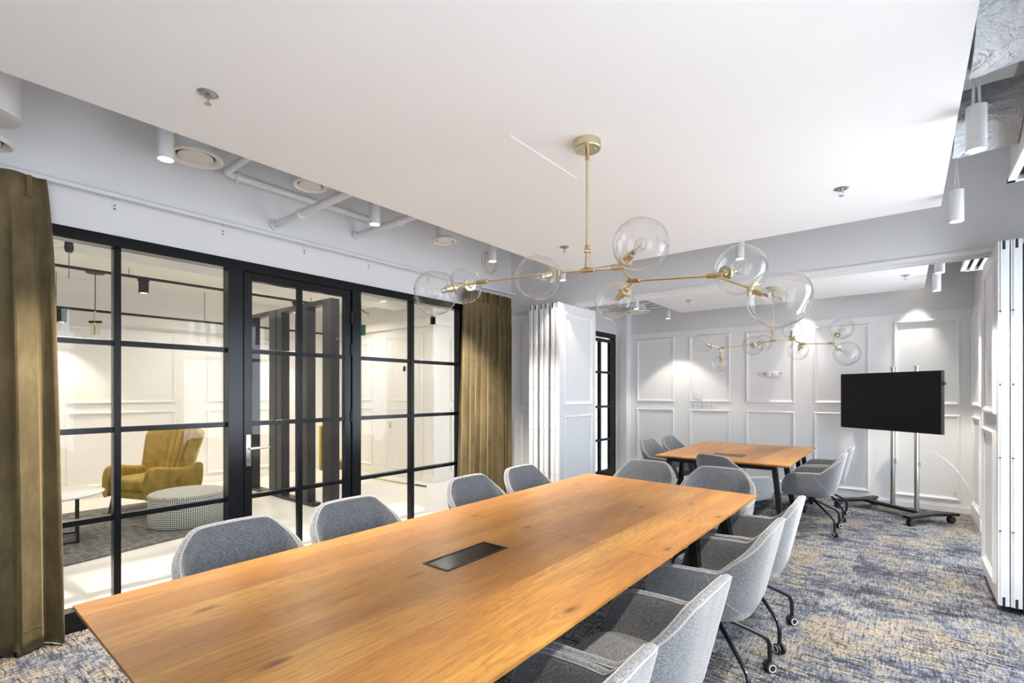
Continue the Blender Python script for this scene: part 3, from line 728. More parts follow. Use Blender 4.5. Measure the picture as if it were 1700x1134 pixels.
# exit sign
def exit_sign():
    t = thing('exit_sign', 'green illuminated emergency exit sign hanging in the lobby', 'exit sign', (-6.95, 4.62, 2.5))
    c = Vector((-6.95, 4.62, 2.5)); rx = Vector((0.78, 0.625, 0)); nn = Vector((0.625, -0.78, 0))
    def P(a, b, d=0.0): return c + rx * a + Vector((0, 0, b)) + nn * d
    MB().beam(P(-0.17, 0), P(0.17, 0), 0.03, 0.17).build('sign_box', M['exitg'], t, smooth=False)
    def quad(mb, pts, d=0.0165): mb.add([P(a, b, d) for a, b in pts] , [tuple(range(len(pts)))])
    m = MB(); quad(m, [(0.03, -0.065), (0.10, -0.065), (0.10, 0.07), (0.03, 0.07)]); m.build('doorway_symbol', M['exitw'], t, smooth=False)
    m = MB()
    quad(m, [(0.055, 0.035), (0.070, 0.035), (0.074, 0.050), (0.062, 0.058), (0.052, 0.050)], 0.0185)
    quad(m, [(0.045, -0.01), (0.068, 0.0), (0.075, 0.03), (0.055, 0.032)], 0.0185)
    quad(m, [(0.045, -0.01), (0.06, -0.005), (0.04, -0.03), (0.012, -0.035), (0.014, -0.045), (0.045, -0.042)], 0.0185)
    quad(m, [(0.055, -0.008), (0.070, -0.004), (0.085, -0.03), (0.075, -0.06), (0.065, -0.055), (0.073, -0.03)], 0.0185)
    quad(m, [(0.070, 0.028), (0.095, 0.01), (0.092, 0.002), (0.068, 0.018)], 0.0185)
    quad(m, [(0.055, 0.030), (0.030, 0.018), (0.034, 0.010), (0.056, 0.020)], 0.0185)
    m.build('running_figure_symbol', M['exitg'], t, smooth=False)
    m = MB(); quad(m, [(-0.03, -0.012), (-0.09, -0.012), (-0.09, -0.03), (-0.13, 0.003), (-0.09, 0.036), (-0.09, 0.018), (-0.03, 0.018)]); m.build('arrow_symbol', M['exitw'], t, smooth=False)
    MB().tube([P(-0.1, 0.08), P(-0.1, 0.585)], 0.003, 6).tube([P(0.1, 0.08), P(0.1, 0.585)], 0.003, 6).build('hanging_wire', M['blackm'], t)
exit_sign()
m = MB(); m.tube([(-6.75, 4.45, 2.83), (-6.62, 4.40, 2.86), (-6.55, 4.42, 2.80), (-6.47, 4.48, 2.72), (-6.43, 4.52, 2.70), (-6.44, 4.50, 2.66)], 0.012, 8)
m.tube([(-6.62, 4.40, 2.86), (-6.62, 4.40, 3.08)], 0.006, 6)
tag(m.build('copper_pipe', M['copper']), 'short bent copper pipe above the exit sign', 'pipe')
tag(bx(-6.86, 5.52, 1.86, -6.79, 5.536, 1.95).build('wall_switch', M['gold']), 'small gold wall switch beside the white lobby door', 'switch')
st = thing('floor_stick', 'long pale yellow stick lying on the lobby floor', 'stick', (-6.6, 5.18, 0))
MB().tube([(-7.36, 5.16, 0.014), (-7.15, 5.17, 0.014)], 0.012, 8).build('stick_end', M['dgrey'], st)
MB().tube([(-6.15, 5.20, 0.014), (-5.90, 5.205, 0.014)], 0.012, 8).build('stick_end', M['dgrey'], st)
MB().tube([(-7.15, 5.17, 0.018), (-6.15, 5.20, 0.018)], 0.017, 10).build('stick_tube', M['stick'], st)

# ------------------------------------------------------------------ tables
def table(corners, label, group, legs, seam, box, rails):
    xs = [c[0] for c in corners]; ys = [c[1] for c in corners]
    cx, cy = sum(xs) / 4, sum(ys) / 4
    t = thing('conference_table', label, 'table', (cx, cy, 0), group)
    def top(pl, nm):
        ins = 0.035; mx = sum(p[0] for p in pl) / 4; my = sum(p[1] for p in pl) / 4
        inner = [(p[0] - ins * (1 if p[0] > mx else -1), p[1] - ins * (1 if p[1] > my else -1)) for p in pl]
        vs = [(x, y, 0.75) for x, y in pl] + [(x, y, 0.738) for x, y in pl] + [(x, y, 0.722) for x, y in inner]
        fs = [(0, 1, 2, 3)] + [(i, (i + 1) % 4, 4 + (i + 1) % 4, 4 + i) for i in range(4)] + [(4 + i, 4 + (i + 1) % 4, 8 + (i + 1) % 4, 8 + i) for i in range(4)] + [(11, 10, 9, 8)]
        return MB().add(vs, fs).build(nm, M['wood'], t, smooth=False)
    A, B, C_, D_ = corners                     # near-left, near-right, far-right, far-left
    if seam:
        k = 0.502; g = 0.0012
        def lerp(p, q, s): return (p[0] + (q[0] - p[0]) * s, p[1] + (q[1] - p[1]) * s)
        m1, m2 = lerp(A, D_, k), lerp(B, C_, k)
        top([A, B, (m2[0], m2[1] - g), (m1[0], m1[1] - g)], 'tabletop'); top([(m1[0], m1[1] + g), (m2[0], m2[1] + g), C_, D_], 'tabletop')
    else: top([A, B, C_, D_], 'tabletop')
    for (x0, y0, x1, y1) in legs:
        MB().beam((x0, y0, 0.722), (x1, y1, 0.0), 0.075, 0.045, up=(1, 0, 0)).build('leg', M['blackm'], t, smooth=False)
    for (x0, y0, x1, y1) in rails: MB().beam((x0, y0, 0.700), (x1, y1, 0.700), 0.05, 0.044).build('frame_rail', M['blackm'], t, smooth=False)
    x0, y0, x1, y1 = box
    m = MB(); w = 0.012
    m.box(x0, y0, 0.742, x1, y0 + w, 0.753).box(x0, y1 - w, 0.742, x1, y1, 0.753).box(x0, y0 + w, 0.742, x0 + w, y1 - w, 0.753).box(x1 - w, y0 + w, 0.742, x1, y1 - w, 0.753)
    cov = m.build('socket_cover', M['blackm'], t, smooth=False)
    bx(x0 + w, y0 + w, 0.742, x1 - w, y1 - w, 0.7508).build('socket_lid', M['black'], cov, smooth=False)
    return t
table([(-2.285, 0.385), (-0.845, 0.38), (-0.841, 3.90), (-2.291, 4.00)], 'long wooden conference table on black legs in the foreground', 'wooden conference tables',
      [(-0.99, 0.75, -0.90, 0.68), (-0.99, 1.35, -0.90, 1.50), (-0.99, 2.95, -0.90, 2.88), (-0.99, 3.55, -0.90, 3.72), (-2.13, 0.75, -2.22, 0.68), (-2.13, 1.35, -2.22, 1.50), (-2.13, 2.95, -2.22, 2.88), (-2.13, 3.55, -2.22, 3.72)], True,
      (-1.649, 1.434, -1.494, 1.834), [(-2.16, 0.75, -0.96, 0.75), (-2.16, 3.6, -0.96, 3.6), (-2.0, 0.7, -2.0, 3.7), (-1.12, 0.7, -1.12, 3.7), (-2.16, 2.2, -0.96, 2.2)])
table([(-2.34, 5.66), (-0.92, 5.66), (-0.95, 7.76), (-2.38, 7.66)], 'square wooden conference table in the far room by the television', 'wooden conference tables',
      [(-1.08, 5.76, -0.99, 5.70), (-1.05, 6.20, -0.96, 6.32), (-1.08, 7.15, -0.99, 7.05), (-1.08, 7.55, -0.99, 7.68), (-2.20, 5.76, -2.29, 5.70), (-2.20, 6.20, -2.29, 6.32), (-2.20, 7.5, -2.29, 7.6)], False,
      (-1.82, 6.08, -1.47, 6.28), [(-2.22, 5.76, -1.06, 5.76), (-2.22, 7.5, -1.06, 7.5), (-2.1, 5.76, -2.1, 7.5), (-1.2, 5.76, -1.2, 7.5)])

# ------------------------------------------------------------------ bucket chair (faces local +Y)
def spline(pts, n):
    out = []; P = [Vector(p) for p in pts]; P = [P[0] * 2 - P[1]] + P + [P[-1] * 2 - P[-2]]
    for i in range(1, len(P) - 2):
        for k in range(n):
            t = k / n; a, b, c, d = P[i - 1:i + 3]
            out.append(0.5 * ((2 * b) + (c - a) * t + (2 * a - 5 * b + 4 * c - d) * t * t + (3 * b - a - 3 * c + d) * t ** 3))
    out.append(P[-2]); return out
half = spline([(0, -0.212), (0.14, -0.205), (0.236, -0.163), (0.280, -0.080), (0.292, 0.02), (0.294, 0.14), (0.285, 0.285)], 10)
plan = [Vector((-p.x, p.y)) for p in reversed(half[1:])] + half
arc = [0.0]
for a, b_ in zip(half, half[1:]): arc.append(arc[-1] + (b_ - a).length)
ARC = arc[-1]
arcs = [-a for a in reversed(arc[1:])] + arc
def half_x(s):
    for i in range(len(arc) - 1):
        if arc[i + 1] >= s: return half[i].x + (half[i + 1].x - half[i].x) * (s - arc[i]) / (arc[i + 1] - arc[i])
    return half[-1].x
def ztop(s):
    s = abs(s); x = half_x(s)
    t1 = (s - 0.165) / 0.185; t2 = (x - 0.160) / 0.118
    t = 0.75 * min(1.10, t1) + 0.25 * min(1.0, t2)
    def soft(t, w): return 0.5 * (t + math.sqrt(t * t + w))
    t = soft(t, 0.022); t = 1 - soft(1 - t, 0.003)
    z = 0.862 - 0.207 * t - 0.010 * max(0, s - 0.42) / 0.2
    e = ARC - s
    if e < 0.13:
        q = 1 - e / 0.13; z -= 0.17 * (1 - math.sqrt(max(0, 1 - q * q)))
    return z
def shell_pt(i, z, out):
    """point on the shell at plan index i and height z; out = outward offset"""
    p = plan[i]; q0 = plan[max(i - 1, 0)]; q1 = plan[min(i + 1, len(plan) - 1)]
    tg = (q1 - q0).normalized(); nr = Vector((tg.y, -tg.x))      # outward normal
    backw = max(0, -nr.y); sidew = abs(nr.x)
    lean = (z - 0.60) * (0.22 * backw + 0.13 * sidew)
    low = max(0, (0.60 - z)) ; tuck = 1 - 0.9 * max(0, (0.50 - z) / 0.12) ** 2 * 0.12
    x, y = p.x * tuck, p.y * (tuck if p.y < 0 else 1)
    return Vector((x + nr.x * (lean + out), y + nr.y * (lean + out), z))
def chair_shell():
    T = 0.020; n = len(plan); loops = []
    for i in range(n):
        zt = ztop(arcs[i]); zb = 0.425; col = []
        # underside centre -> outer wall -> rim -> inner wall down to the seat
        edge = shell_pt(i, zb, T)
        cx, cy = edge.x, edge.y
        for k, (f, z) in enumerate(((0.0, 0.385), (0.45, 0.383), (0.72, 0.386), (0.88, 0.395), (0.96, 0.408))):
            col.append(Vector((cx * f, (cy - 0.04) * f + 0.04 if f < 1 else cy, z)))
        for k in range(9):
            z = zb + (zt - T - zb) * k / 8; col.append(shell_pt(i, z, T))
        for a in (60, 30, 0, -30, -60):
            an = math.radians(a) ; col.append(shell_pt(i, zt - T + T * math.cos(an), T * math.sin(an)))
        for k in range(8):
            z = zt - T + (0.43 - zt + T) * k / 7; col.append(shell_pt(i, z, -T))
        loops.append(col)
    m = len(loops[0]); vs = [p for c in loops for p in c]; fs = []
    for i in range(n - 1):
        for k in range(m - 1): fs.append((i * m + k, (i + 1) * m + k, (i + 1) * m + k + 1, i * m + k + 1))
    # close the arm fronts
    for base in (0, (n - 1) * m):
        c = 5; outer = [base + k for k in range(c, m)]
        a, b_ = 0, len(outer) - 1
        while b_ - a > 1:
            if b_ - a == 2: fs.append((outer[a], outer[a + 1], outer[b_])); break
            fs.append((outer[a], outer[a + 1], outer[b_ - 1], outer[b_])); a += 1; b_ -= 1
    return MB().add(vs, fs)
def rim_tube(off, r, lo=None):
    pts = []
    for i in range(len(plan)):
        pts.append(shell_pt(i, ztop(arcs[i]) - 0.020 + 0.020 * 0.55, off))
    return MB().tube(pts, r, 6)
def make_chair():
    t = thing('conference_chair', 'x', 'chair')
    chair_shell().build('shell', M['fabric'], t)
    rim_tube(0.0165, 0.0032).build('piping', M['piping'], t)
    rim_tube(-0.0165, 0.0032).build('piping', M['piping'], t)
    # seam between back and arm on the outer shell
    for s in (-1, 1):
        pts = []
        for q in range(12):
            f = q / 11; i0 = (len(plan) - 1) / 2 + s * (len(plan) - 1) / 2 * (0.60 - 0.33 * f ** 1.5); i = int(round(i0))
            z = 0.64 - 0.20 * f ** 0.8; pts.append(shell_pt(i, z, 0.0205))
        MB().tube(pts, 0.0016, 5).build('seam', M['piping'], t)
    # seat cushion
    prof = []; K = 40; rings = []
    def seat_edge(a):
        c, s_ = math.cos(a), math.sin(a); e = 0.45
        return Vector((0.255 * (abs(c) ** e) * (1 if c > 0 else -1), 0.055 + 0.235 * (abs(s_) ** e) * (1 if s_ > 0 else -1)))
    for f, z in ((0.0, 0.405), (0.93, 0.405), (0.99, 0.42), (1.0, 0.445), (0.97, 0.468), (0.88, 0.480), (0.5, 0.484), (0.0, 0.484)):
        rings.append([Vector((seat_edge(2 * PI * k / K).x * f, 0.055 + (seat_edge(2 * PI * k / K).y - 0.055) * f, z)) for k in range(K)])
    vs = [p for r_ in rings for p in r_]; fs = []
    for i in range(len(rings) - 1):
        for k in range(K): fs.append((i * K + k, i * K + (k + 1) % K, (i + 1) * K + (k + 1) % K, (i + 1) * K + k))
    MB().add(vs, fs).build('seat', M['fabric'], t)
    MB().tube([(0, 0.03, 0.392), (0, 0.03, 0.30)], [0.035, 0.026], 16).lathe([(0, 0.0), (0.10, 0.0), (0.10, 0.012), (0, 0.012)], (0, 0.03, 0.376)).build('swivel_column', M['tube'], t)
    for k in range(4):
        a = math.radians(45 + 90 * k); c, s = math.cos(a), math.sin(a)
        def P(r, z): return (c * r, 0.03 + s * r, z)
        lg = MB().tube([P(0.0, 0.325), P(0.03, 0.315), P(0.10, 0.283), P(0.20, 0.235), P(0.275, 0.197), P(0.302, 0.178), P(0.315, 0.150), P(0.318, 0.12), P(0.318, 0.055)], 0.0115, 10).build('leg', M['tube'], t)
        cs = MB(); ax = Vector((-s, c, 0)); w = random.uniform(-0.6, 0.6); ax = Vector((math.cos(w + 0.9), math.sin(w + 0.9), 0)) if False else ax
        for sd in (-1, 1):
            cc = Vector(P(0.318, 0.029)) + ax * (0.015 * sd)
            cs.lathe([(0, -0.009), (0.025, -0.009), (0.029, -0.006), (0.029, 0.006), (0.025, 0.009), (0, 0.009)], cc, ax, 20)
        cw = cs.build('caster', M['rubber'], lg)
        rg_ = MB()
        for sd in (-1, 1):
            cc = Vector(P(0.318, 0.029)) + ax * (0.015 * sd + 0.0095 * sd)
            rg_.lathe([(0.017, 0.0), (0.021, 0.0), (0.021, 0.0015 * sd), (0.017, 0.0015 * sd), (0.017, 0.0)], cc, ax, 20)
        rg_.build('caster_ring', M['plastic'], lg)
    return t
GL = 'grey bucket chairs round the long table'; GS = 'grey bucket chairs round the square table'
chair0 = make_chair()
def face(dx, dy): return math.atan2(dy, dx) - PI / 2
CH = [
    (-0.775, 1.05, face(-1, 0.0), 'grey bucket chair on the window side of the long table, nearest the camera', GL),
    (-0.765, 1.69, face(-1, 0.03), 'grey bucket chair on the window side of the long table, second from the camera', GL),
    (-0.765, 2.70, face(-1, 0.0), 'grey bucket chair on the window side of the long table, third from the camera', GL),
    (-0.765, 3.38, face(-1, -0.02), 'grey bucket chair on the window side of the long table, nearest its far end', GL),
    (-2.375, 1.05, face(1, 0.0), 'grey bucket chair at the long table, in front of the pouf', GL),
    (-2.375, 1.70, face(1, 0.0), 'grey bucket chair at the long table, in front of the glass door', GL),
    (-2.375, 2.74, face(1, 0.0), 'grey bucket chair at the long table, left of the folded curtain by the partition', GL),
    (-2.375, 3.40, face(1, 0.0), 'grey bucket chair at the long table, between curtain and folded partition', GL),
    (-1.885, 4.16, face(0.03, -1), 'grey bucket chair at the far end of the long table, left one of the pair', GL),
    (-1.235, 4.14, face(0, -1), 'grey bucket chair at the far end of the long table, right one of the pair', GL),
    (-1.55, 0.085, face(0, 1), 'grey bucket chair at the near end of the long table, only an arm in view', GL),
    (-1.44, 5.48, face(0.42, 0.9), 'grey bucket chair turned at the near edge of the square table', GS),
    (-2.52, 6.42, face(1, -0.05), 'grey bucket chair left of the square table, nearer one', GS),
    (-2.50, 7.12, face(1, -0.05), 'grey bucket chair left of the square table, farther one', GS),
    (-0.77, 6.27, face(-1, 0.0), 'grey bucket chair right of the square table, nearer the camera', GS),
    (-0.76, 7.02, face(-1, 0.0), 'grey bucket chair right of the square table, beside the television', GS),
]
for i, (x, y, rz, lab, g) in enumerate(CH):
    if i == 0: chair0.location = (x, y, 0); chair0.rotation_euler = (0, 0, rz); chair0['label'] = lab; chair0['group'] = g
    else: dup(chair0, (x, y, 0), rz, lab, g)

# ------------------------------------------------------------------ curtains
def curtain(y0t, y1t, y0b, y1b, folds, amp, label, ztop_, seed, pleats, xc=-3.96):
    rnd = random.Random(seed)
    t = thing('velvet_curtain', label, 'curtain', (xc, (y0t + y1t) / 2, 0), 'olive velvet curtains')
    nu, nv = folds * 16 + 1, 40; ph = [rnd.uniform(-0.5, 0.5) for _ in range(folds + 2)]; am = [rnd.uniform(0.65, 1.25) for _ in range(folds + 2)]
    def pt(u, v):
        z = 0.012 + (ztop_ - 0.012) * v
        k = u * folds; i = int(min(k, folds - 1e-6)); fr = k - i
        a = am[i] * (1 - fr) + am[i + 1] * fr; p = ph[i] * (1 - fr) + ph[i + 1] * fr
        head = min(1, max(0, (ztop_ - z) / 0.45)); flare = 0.55 + 0.45 * (1 - v)
        A = amp * a * (0.25 + 0.75 * head) * flare
        s = math.sin(2 * PI * (k + 0.18 * p * (1 - v)))
        x = xc + A * (s * 0.8 + 0.25 * math.sin(4 * PI * k + p * 3)) + 0.03 * (1 - v) * math.sin(2.3 * k + seed)
        g = (1 - v) ** 0.65
        ya = y0t * (1 - g) + y0b * g; yb = y1t * (1 - g) + y1b * g
        y = ya + (yb - ya) * u + 0.012 * math.sin(2 * PI * k * 2 + 1.3) * head
        if v > 0.955: x = xc + 0.02 * math.sin(2 * PI * k)
        return (x, y, z)
    vs = []; fs = []
    for j in range(nv):
        for i in range(nu): vs.append(pt(i / (nu - 1), j / (nv - 1)))
    for j in range(nv - 1):
        for i in range(nu - 1): a = j * nu + i; fs.append((a, a + 1, a + nu + 1, a + nu))
    o = MB().add(vs, fs).build('curtain_cloth', M['curtain'], t, fix=True); o.data.shade_smooth()
    so = o.modifiers.new('thick', 'SOLIDIFY'); so.thickness = 0.008; so.offset = 0
    hem = [Vector(pt(i / (nu - 1), 0.045)) + Vector((0.0045, 0, 0)) for i in range(nu)]
    MB().tube(hem, 0.0025, 5).build('hem_seam', M['curtain'], t)
    for k in range(pleats):
        u = (k + 0.5) / pleats; p = pt(u, 0.97)
        cb(p[0] - 0.004, p[1] - 0.012, ztop_ - 0.13, p[0] + 0.035, p[1] + 0.012, ztop_ - 0.004, b=0.005).build('pleat', M['curtain'], t)
    return t
curtain(-0.75, 0.545, -0.78, 0.605, 7, 0.070, 'olive brown velvet curtain at the left edge of the picture', 2.745, 3, 8, xc=-3.93)
curtain(4.06, 4.93, 3.96, 4.90, 9, 0.048, 'olive brown velvet curtain between glass wall and folded partition', 2.70, 11, 14)
rail = thing('curtain_rail', 'white curtain rail running above the black glazed wall', 'curtain rail', (-3.96, 2.1, 2.76))
cb(-3.975, -1.2, 2.748, -3.945, 5.0, 2.772, b=0.003).build('rail_profile', M['pwhite'], rail, smooth=False)
for y in (-0.3, 0.891, 1.548, 2.197, 2.850, 3.6):
    br = MB().box(XL, y - 0.012, 2.69, XL + 0.004, y + 0.012, 2.77).box(XL, y - 0.010, 2.772, -3.95, y + 0.010, 2.776).build('bracket', M['pwhite'], rail, smooth=False)
    MB().tube([(XL + 0.003, y, 2.725), (XL + 0.007, y, 2.725)], 0.005, 8).tube([(XL + 0.003, y, 2.703), (XL + 0.007, y, 2.703)], 0.005, 8).build('screw', M['dgrey'], br)

# ------------------------------------------------------------------ folding partition leaves
def leaf(xc, y0, label, group, th=0.056, mould=(True, True), near_slot=True):
    t = thing('folding_partition_leaf', label, 'partition panel', (xc, y0 + 0.43, 0), group)
    z0, z1 = 0.045, 2.53; y1 = y0 + 0.85
    m = MB(); m.box(xc - th / 2, y0 + 0.006, z0, xc + th / 2, y1, z1); m.box(xc - th / 2 + 0.012, y0, z0, xc + th / 2 - 0.012, y0 + 0.006, z1)
    m.build('leaf_body', M['pwhite'], t, smooth=False)
    for s, on in ((-1, mould[0]), (1, mould[1])):
        if not on: continue
        pf = lambda a, d_, z, s=s: (xc + s * (th / 2 + d_), a, z)
        for za, zb in ((0.16, 1.225), (1.345, 2.43)):
            moulding(y0 + 0.10, za, y1 - 0.10, zb, pf, w=0.045, d=0.02).build('panel_moulding', M['trim'], t, smooth=False)
    for za, zb in ((z0 - 0.001, z0 + 0.06), (z1 - 0.06, z1 + 0.001)):
        bx(xc - 0.007, y0 - 0.0015, za, xc + 0.007, y0 + 0.02, zb).build('seal_slot', M['slot'], t, smooth=False)
    for z in (0.55, 1.05, 1.55, 2.05): bx(xc - th / 2 + 0.004, y0 - 0.002, z, xc - th / 2 + 0.018, y0 + 0.008, z + 0.006).build('screw', M['dgrey'], t, smooth=False)
    m = MB(); m.tube([(xc, y0 + 0.42, z1), (xc, y0 + 0.42, BH - 0.03)], 0.012, 8); m.build('hanger', M['steel'], t)
    return t
PL = 'folded partition leaves at the glass wall side'; PR = 'folded partition leaves at the window side'
names = ['first', 'second', 'third', 'fourth', 'fifth']
for i, x in enumerate((-3.494, -3.427, -3.340, -3.276, -3.183, -3.121)):
    lab = 'white partition leaf at the inner end of the left stack, its panelled face in view' if i == 5 else 'white partition leaf in the left stack, %s from the curtain' % names[i]
    leaf(x, 4.72, lab, PL, mould=(False, i == 5))
for i, x in enumerate((0.520, 0.582, 0.672)):
    leaf(x, 4.70, ['white partition leaf of the right stack, panelled face towards the far room table', 'white partition leaf of the right stack, between the other two', 'white partition leaf at the right picture edge, behind a dark gap'][i], PR, mould=(i == 0, False))
bx(0.615, 4.71, 0.04, 0.640, 5.5, 2.50).build('gap_shade', M['slot'], D.objects['folding_partition_leaf.008'], smooth=False)  # dark sheet put in for the shade of the gap between leaves

# ------------------------------------------------------------------ television on a cart
def tv():
    t = thing('television', 'large black flat television on a wheeled stand in the far room', 'television', (-0.19, 7.55, 1.38))
    Rr = Vector((0.305, 7.16, 0)); Lf = Vector((-0.686, 7.935, 0)); dx = (Rr - Lf); W = dx.length; dx.normalize(); nb = Vector((-dx.y, dx.x, 0))   # nb points away from the camera
    if nb.y < 0: nb = -nb
    ang = math.atan2(dx.y, dx.x); c = (Rr + Lf) / 2
    t.location = (c.x, c.y, 1.03); t.rotation_euler = (0, 0, ang)
    def loc(m, nm, mat, par): # local coords: x along the screen, y away from the viewer
        o = D.objects.new(nm, m.mesh(nm, mat, (0, 0, 0), False)); COL.objects.link(o); o.parent = par; return o
    H = 0.71; w = W / 2
    loc(MB().cbox(-w, 0.0, 0, w, 0.045, H, b=0.004), 'bezel', M['blackm'], t)
    loc(MB().box(-w + 0.009, -0.002, 0.011, w - 0.009, 0.002, H - 0.009), 'screen', M['tvs'], t)
    loc(MB().cbox(w - 0.001, 0.01, 0.545, w + 0.02, 0.04, 0.585, b=0.003), 'side_module', M['blackm'], t)
    loc(MB().cbox(-0.3, 0.045, 0.15, 0.3, 0.075, 0.55, b=0.004), 'rear_housing', M['blackm'], t)
    s = thing('television_cart', 'wheeled television stand with two chrome poles and a black base', 'stand', (c.x, c.y, 0))
    s.rotation_euler = (0, 0, ang)
    for x in (-0.02, 0.265):
        loc(MB().tube([(x, 0.13, 0.10), (x, 0.13, 1.80)], 0.025, 24), 'pole', M['chrome'], s)
        loc(MB().lathe([(0, 1.80), (0.036, 1.80), (0.036, 1.806), (0, 1.806)], (x, 0.13, 0)), 'pole_cap', M['chrome'], s)
        loc(MB().box(x - 0.03, 0.08, 1.2, x + 0.03, 0.10, 1.6), 'mount_rail', M['blackm'], s)
        loc(MB().cbox(x + 0.025, 0.12, 0.62, x + 0.037, 0.14, 0.68, b=0.002), 'cable_clip', M['steel'], s)
    loc(MB().box(-0.2, 0.076, 1.3, 0.42, 0.084, 1.5), 'mount_plate', M['blackm'], s)
    loc(MB().cbox(-0.42, 0.09, 0.075, 0.42, 0.17, 0.11, b=0.004), 'cross_beam', M['blackm'], s)
    for sd in (-1, 1):
        m = MB(); X = 0.40 * sd
        pts = [(X + 0.10 * sd, -0.27), (X + 0.02 * sd, -0.27), (X - 0.05 * sd, 0.08), (X - 0.05 * sd, 0.18), (X + 0.05 * sd, 0.42), (X + 0.12 * sd, 0.42), (X + 0.06 * sd, 0.13)]
        if sd < 0: pts = pts[::-1]
        m.prism(pts, 0.085, 0.115); ft = loc(m, 'foot', M['blackm'], s)
        for yy in (-0.22, 0.37):
            cx = X + 0.065 * sd
            m = MB()
            for q in (-1, 1): m.lathe([(0, -0.011), (0.033, -0.011), (0.037, -0.007), (0.037, 0.007), (0.033, 0.011), (0, 0.011)], (cx + 0.018 * q, yy, 0.037), (1, 0, 0), 24)
            m.tube([(cx, yy, 0.05), (cx, yy, 0.088)], 0.012, 10)
            loc(m, 'caster', M['rubber'], ft)
    m = MB().tube([*[Vector((0.28 + 0.10 * q + 0.32 * math.sin(q * 1.57), 0.18 + 0.22 * q, 0.85 - 0.62 * q ** 1.6)) for q in [k / 14 for k in range(15)]]], 0.0028, 8)
    loc(m, 'power_cable', M['plastic'], s)
tv()

# ------------------------------------------------------------------ wall fittings
def socket_row(x, z, n, label, w=0.078, gang='socket_plate', extra=False):
    t = thing('socket_strip' if n > 1 else 'wall_socket', label, 'socket', (x, YF - 0.015, z))
    y = YF - 0.0145
    for k in range(n):
        xx = x + (k - (n - 1) / 2) * (w + 0.002)
        pl_ = cb(xx - w / 2, y - 0.010, z - w / 2, xx + w / 2, y, z + w / 2, b=0.002).build(gang, M['plastic'], t, smooth=False)
        if not extra or k < 2 or k > 3:
            MB().lathe([(0.027, 0), (0.027, 0.002), (0.021, 0.002), (0.0195, 0.0005), (0.0, 0.0005)], (xx, y - 0.0105, z), (0, -1, 0), 20).build('socket_ring', M['slab'], pl_)
            MB().tube([(xx - 0.009, y - 0.0112, z), (xx - 0.009, y - 0.0125, z)], 0.003, 8).tube([(xx + 0.009, y - 0.0112, z), (xx + 0.009, y - 0.0125, z)], 0.003, 8).build('socket_pins', M['slot'], pl_)
        else:
            cb(xx - 0.03, y - 0.055, z - 0.045, xx + 0.03, y - 0.010, z + 0.03, b=0.006).build('plug', M['plastic'], pl_)
    return t
socket_row(0.49, 0.235, 1, 'single white wall socket low on the far wall, right of the television stand', w=0.085)
socket_row(-1.60, 1.775, 5, 'white socket strip under the far chandelier with two plugs in it', w=0.07, extra=True)
socket_row(-2.60, 1.27, 5, 'flat white switch strip between the upper and lower wall panels', w=0.07)
t = thing('thermostat', 'small white thermostat on the far wall above the switch strip', 'thermostat', (-2.68, YF - 0.015, 1.45))
cb(-2.735, YF - 0.045, 1.39, -2.635, YF - 0.0145, 1.50, b=0.004).build('thermostat_body', M['plastic'], t, smooth=False)
cb(-2.66, YF - 0.075, 1.385, -2.625, YF - 0.045, 1.49, b=0.004).build('dial', M['plastic'], t, smooth=False)

# ------------------------------------------------------------------ ceiling fittings
def downlight(x, y, zb, label, group, energy=95, style='pole', r=0.037, h=0.19, cone=88, blend=0.35):
    t = thing('cylinder_spotlight', label, 'spotlight', (x, y, zb), group)
    MB().lathe([(0, h), (r, h), (r, 0.045), (r - 0.0015, 0.043), (r - 0.0015, 0.040), (r, 0.038), (r, 0.0), (r - 0.004, 0.0), (r - 0.005, 0.008)], (x, y, zb), n=32).build('lamp_housing', M['pwhite'], t)
    MB().lathe([(0, 0.0075), (r - 0.004, 0.0075)], (x, y, zb), n=32).build('lamp_lens', M['lens'], t)
    if style == 'cable':
        for dx in (-0.006, 0.006): MB().tube([(x + dx * 2.0, y, zb + h), (x + dx * 0.4, y, zb + h + 0.15), (x + dx * 0.4, y + 0.01, zb + h + 0.28), (x, y, ZS)], 0.0028, 6).build('cable', M['plastic'], t)
    elif style == 'twin':
        for dx in (-0.010, 0.010): MB().tube([(x + dx * 1.2, y, zb + h), (x + dx * 0.8, y, zb + h + 0.1), (x + dx * 1.6, y, zb + h + 0.2), (x + dx, y, ZS)], 0.0055, 8).build('cable', M['pwhite'], t)
    else: MB().tube([(x, y, zb + h), (x, y, ZS)], 0.012, 8).build('drop_rod', M['pwhite'], t)
    lamp('spot_beam', 'SPOT', (x, y, zb - 0.012), energy, (1.0, 0.92, 0.81), t, size=0.022, spot=cone, blend=blend)
    return t
GW = 'white cylinder spotlights beside the ceiling panels'
downlight(-3.368, 0.977, 2.855, 'white cylinder spotlight over the left curtain', GW, energy=430, cone=92, blend=1.0, r=0.043)
downlight(-3.356, 2.413, 2.855, 'white cylinder spotlight beyond the crossing pipes', GW, energy=430, cone=92, blend=1.0, r=0.043)
downlight(-3.35, 3.86, 2.855, 'white cylinder spotlight in front of the round wall vent', GW, energy=430, cone=92, blend=1.0, r=0.043)
downlight(-2.98, 4.62, 2.74, 'white cylinder spotlight lighting the beam above the left partition stack', GW, energy=28)
downlight(0.255, 4.27, 2.60, 'white cylinder spotlight on thin cables beside the wrapped duct', GW, style='cable', h=0.20)
downlight(0.25, 3.07, 2.60, 'large white cylinder spotlight on two white cables below the wrapped duct', GW, style='twin', h=0.20)
downlight(0.29, 2.12, 2.72, 'white cylinder spotlight at the top right corner, mostly out of view', GW)
downlight(0.255, 0.95, 2.70, 'white cylinder spotlight beside the ceiling panel, out of view', GW)
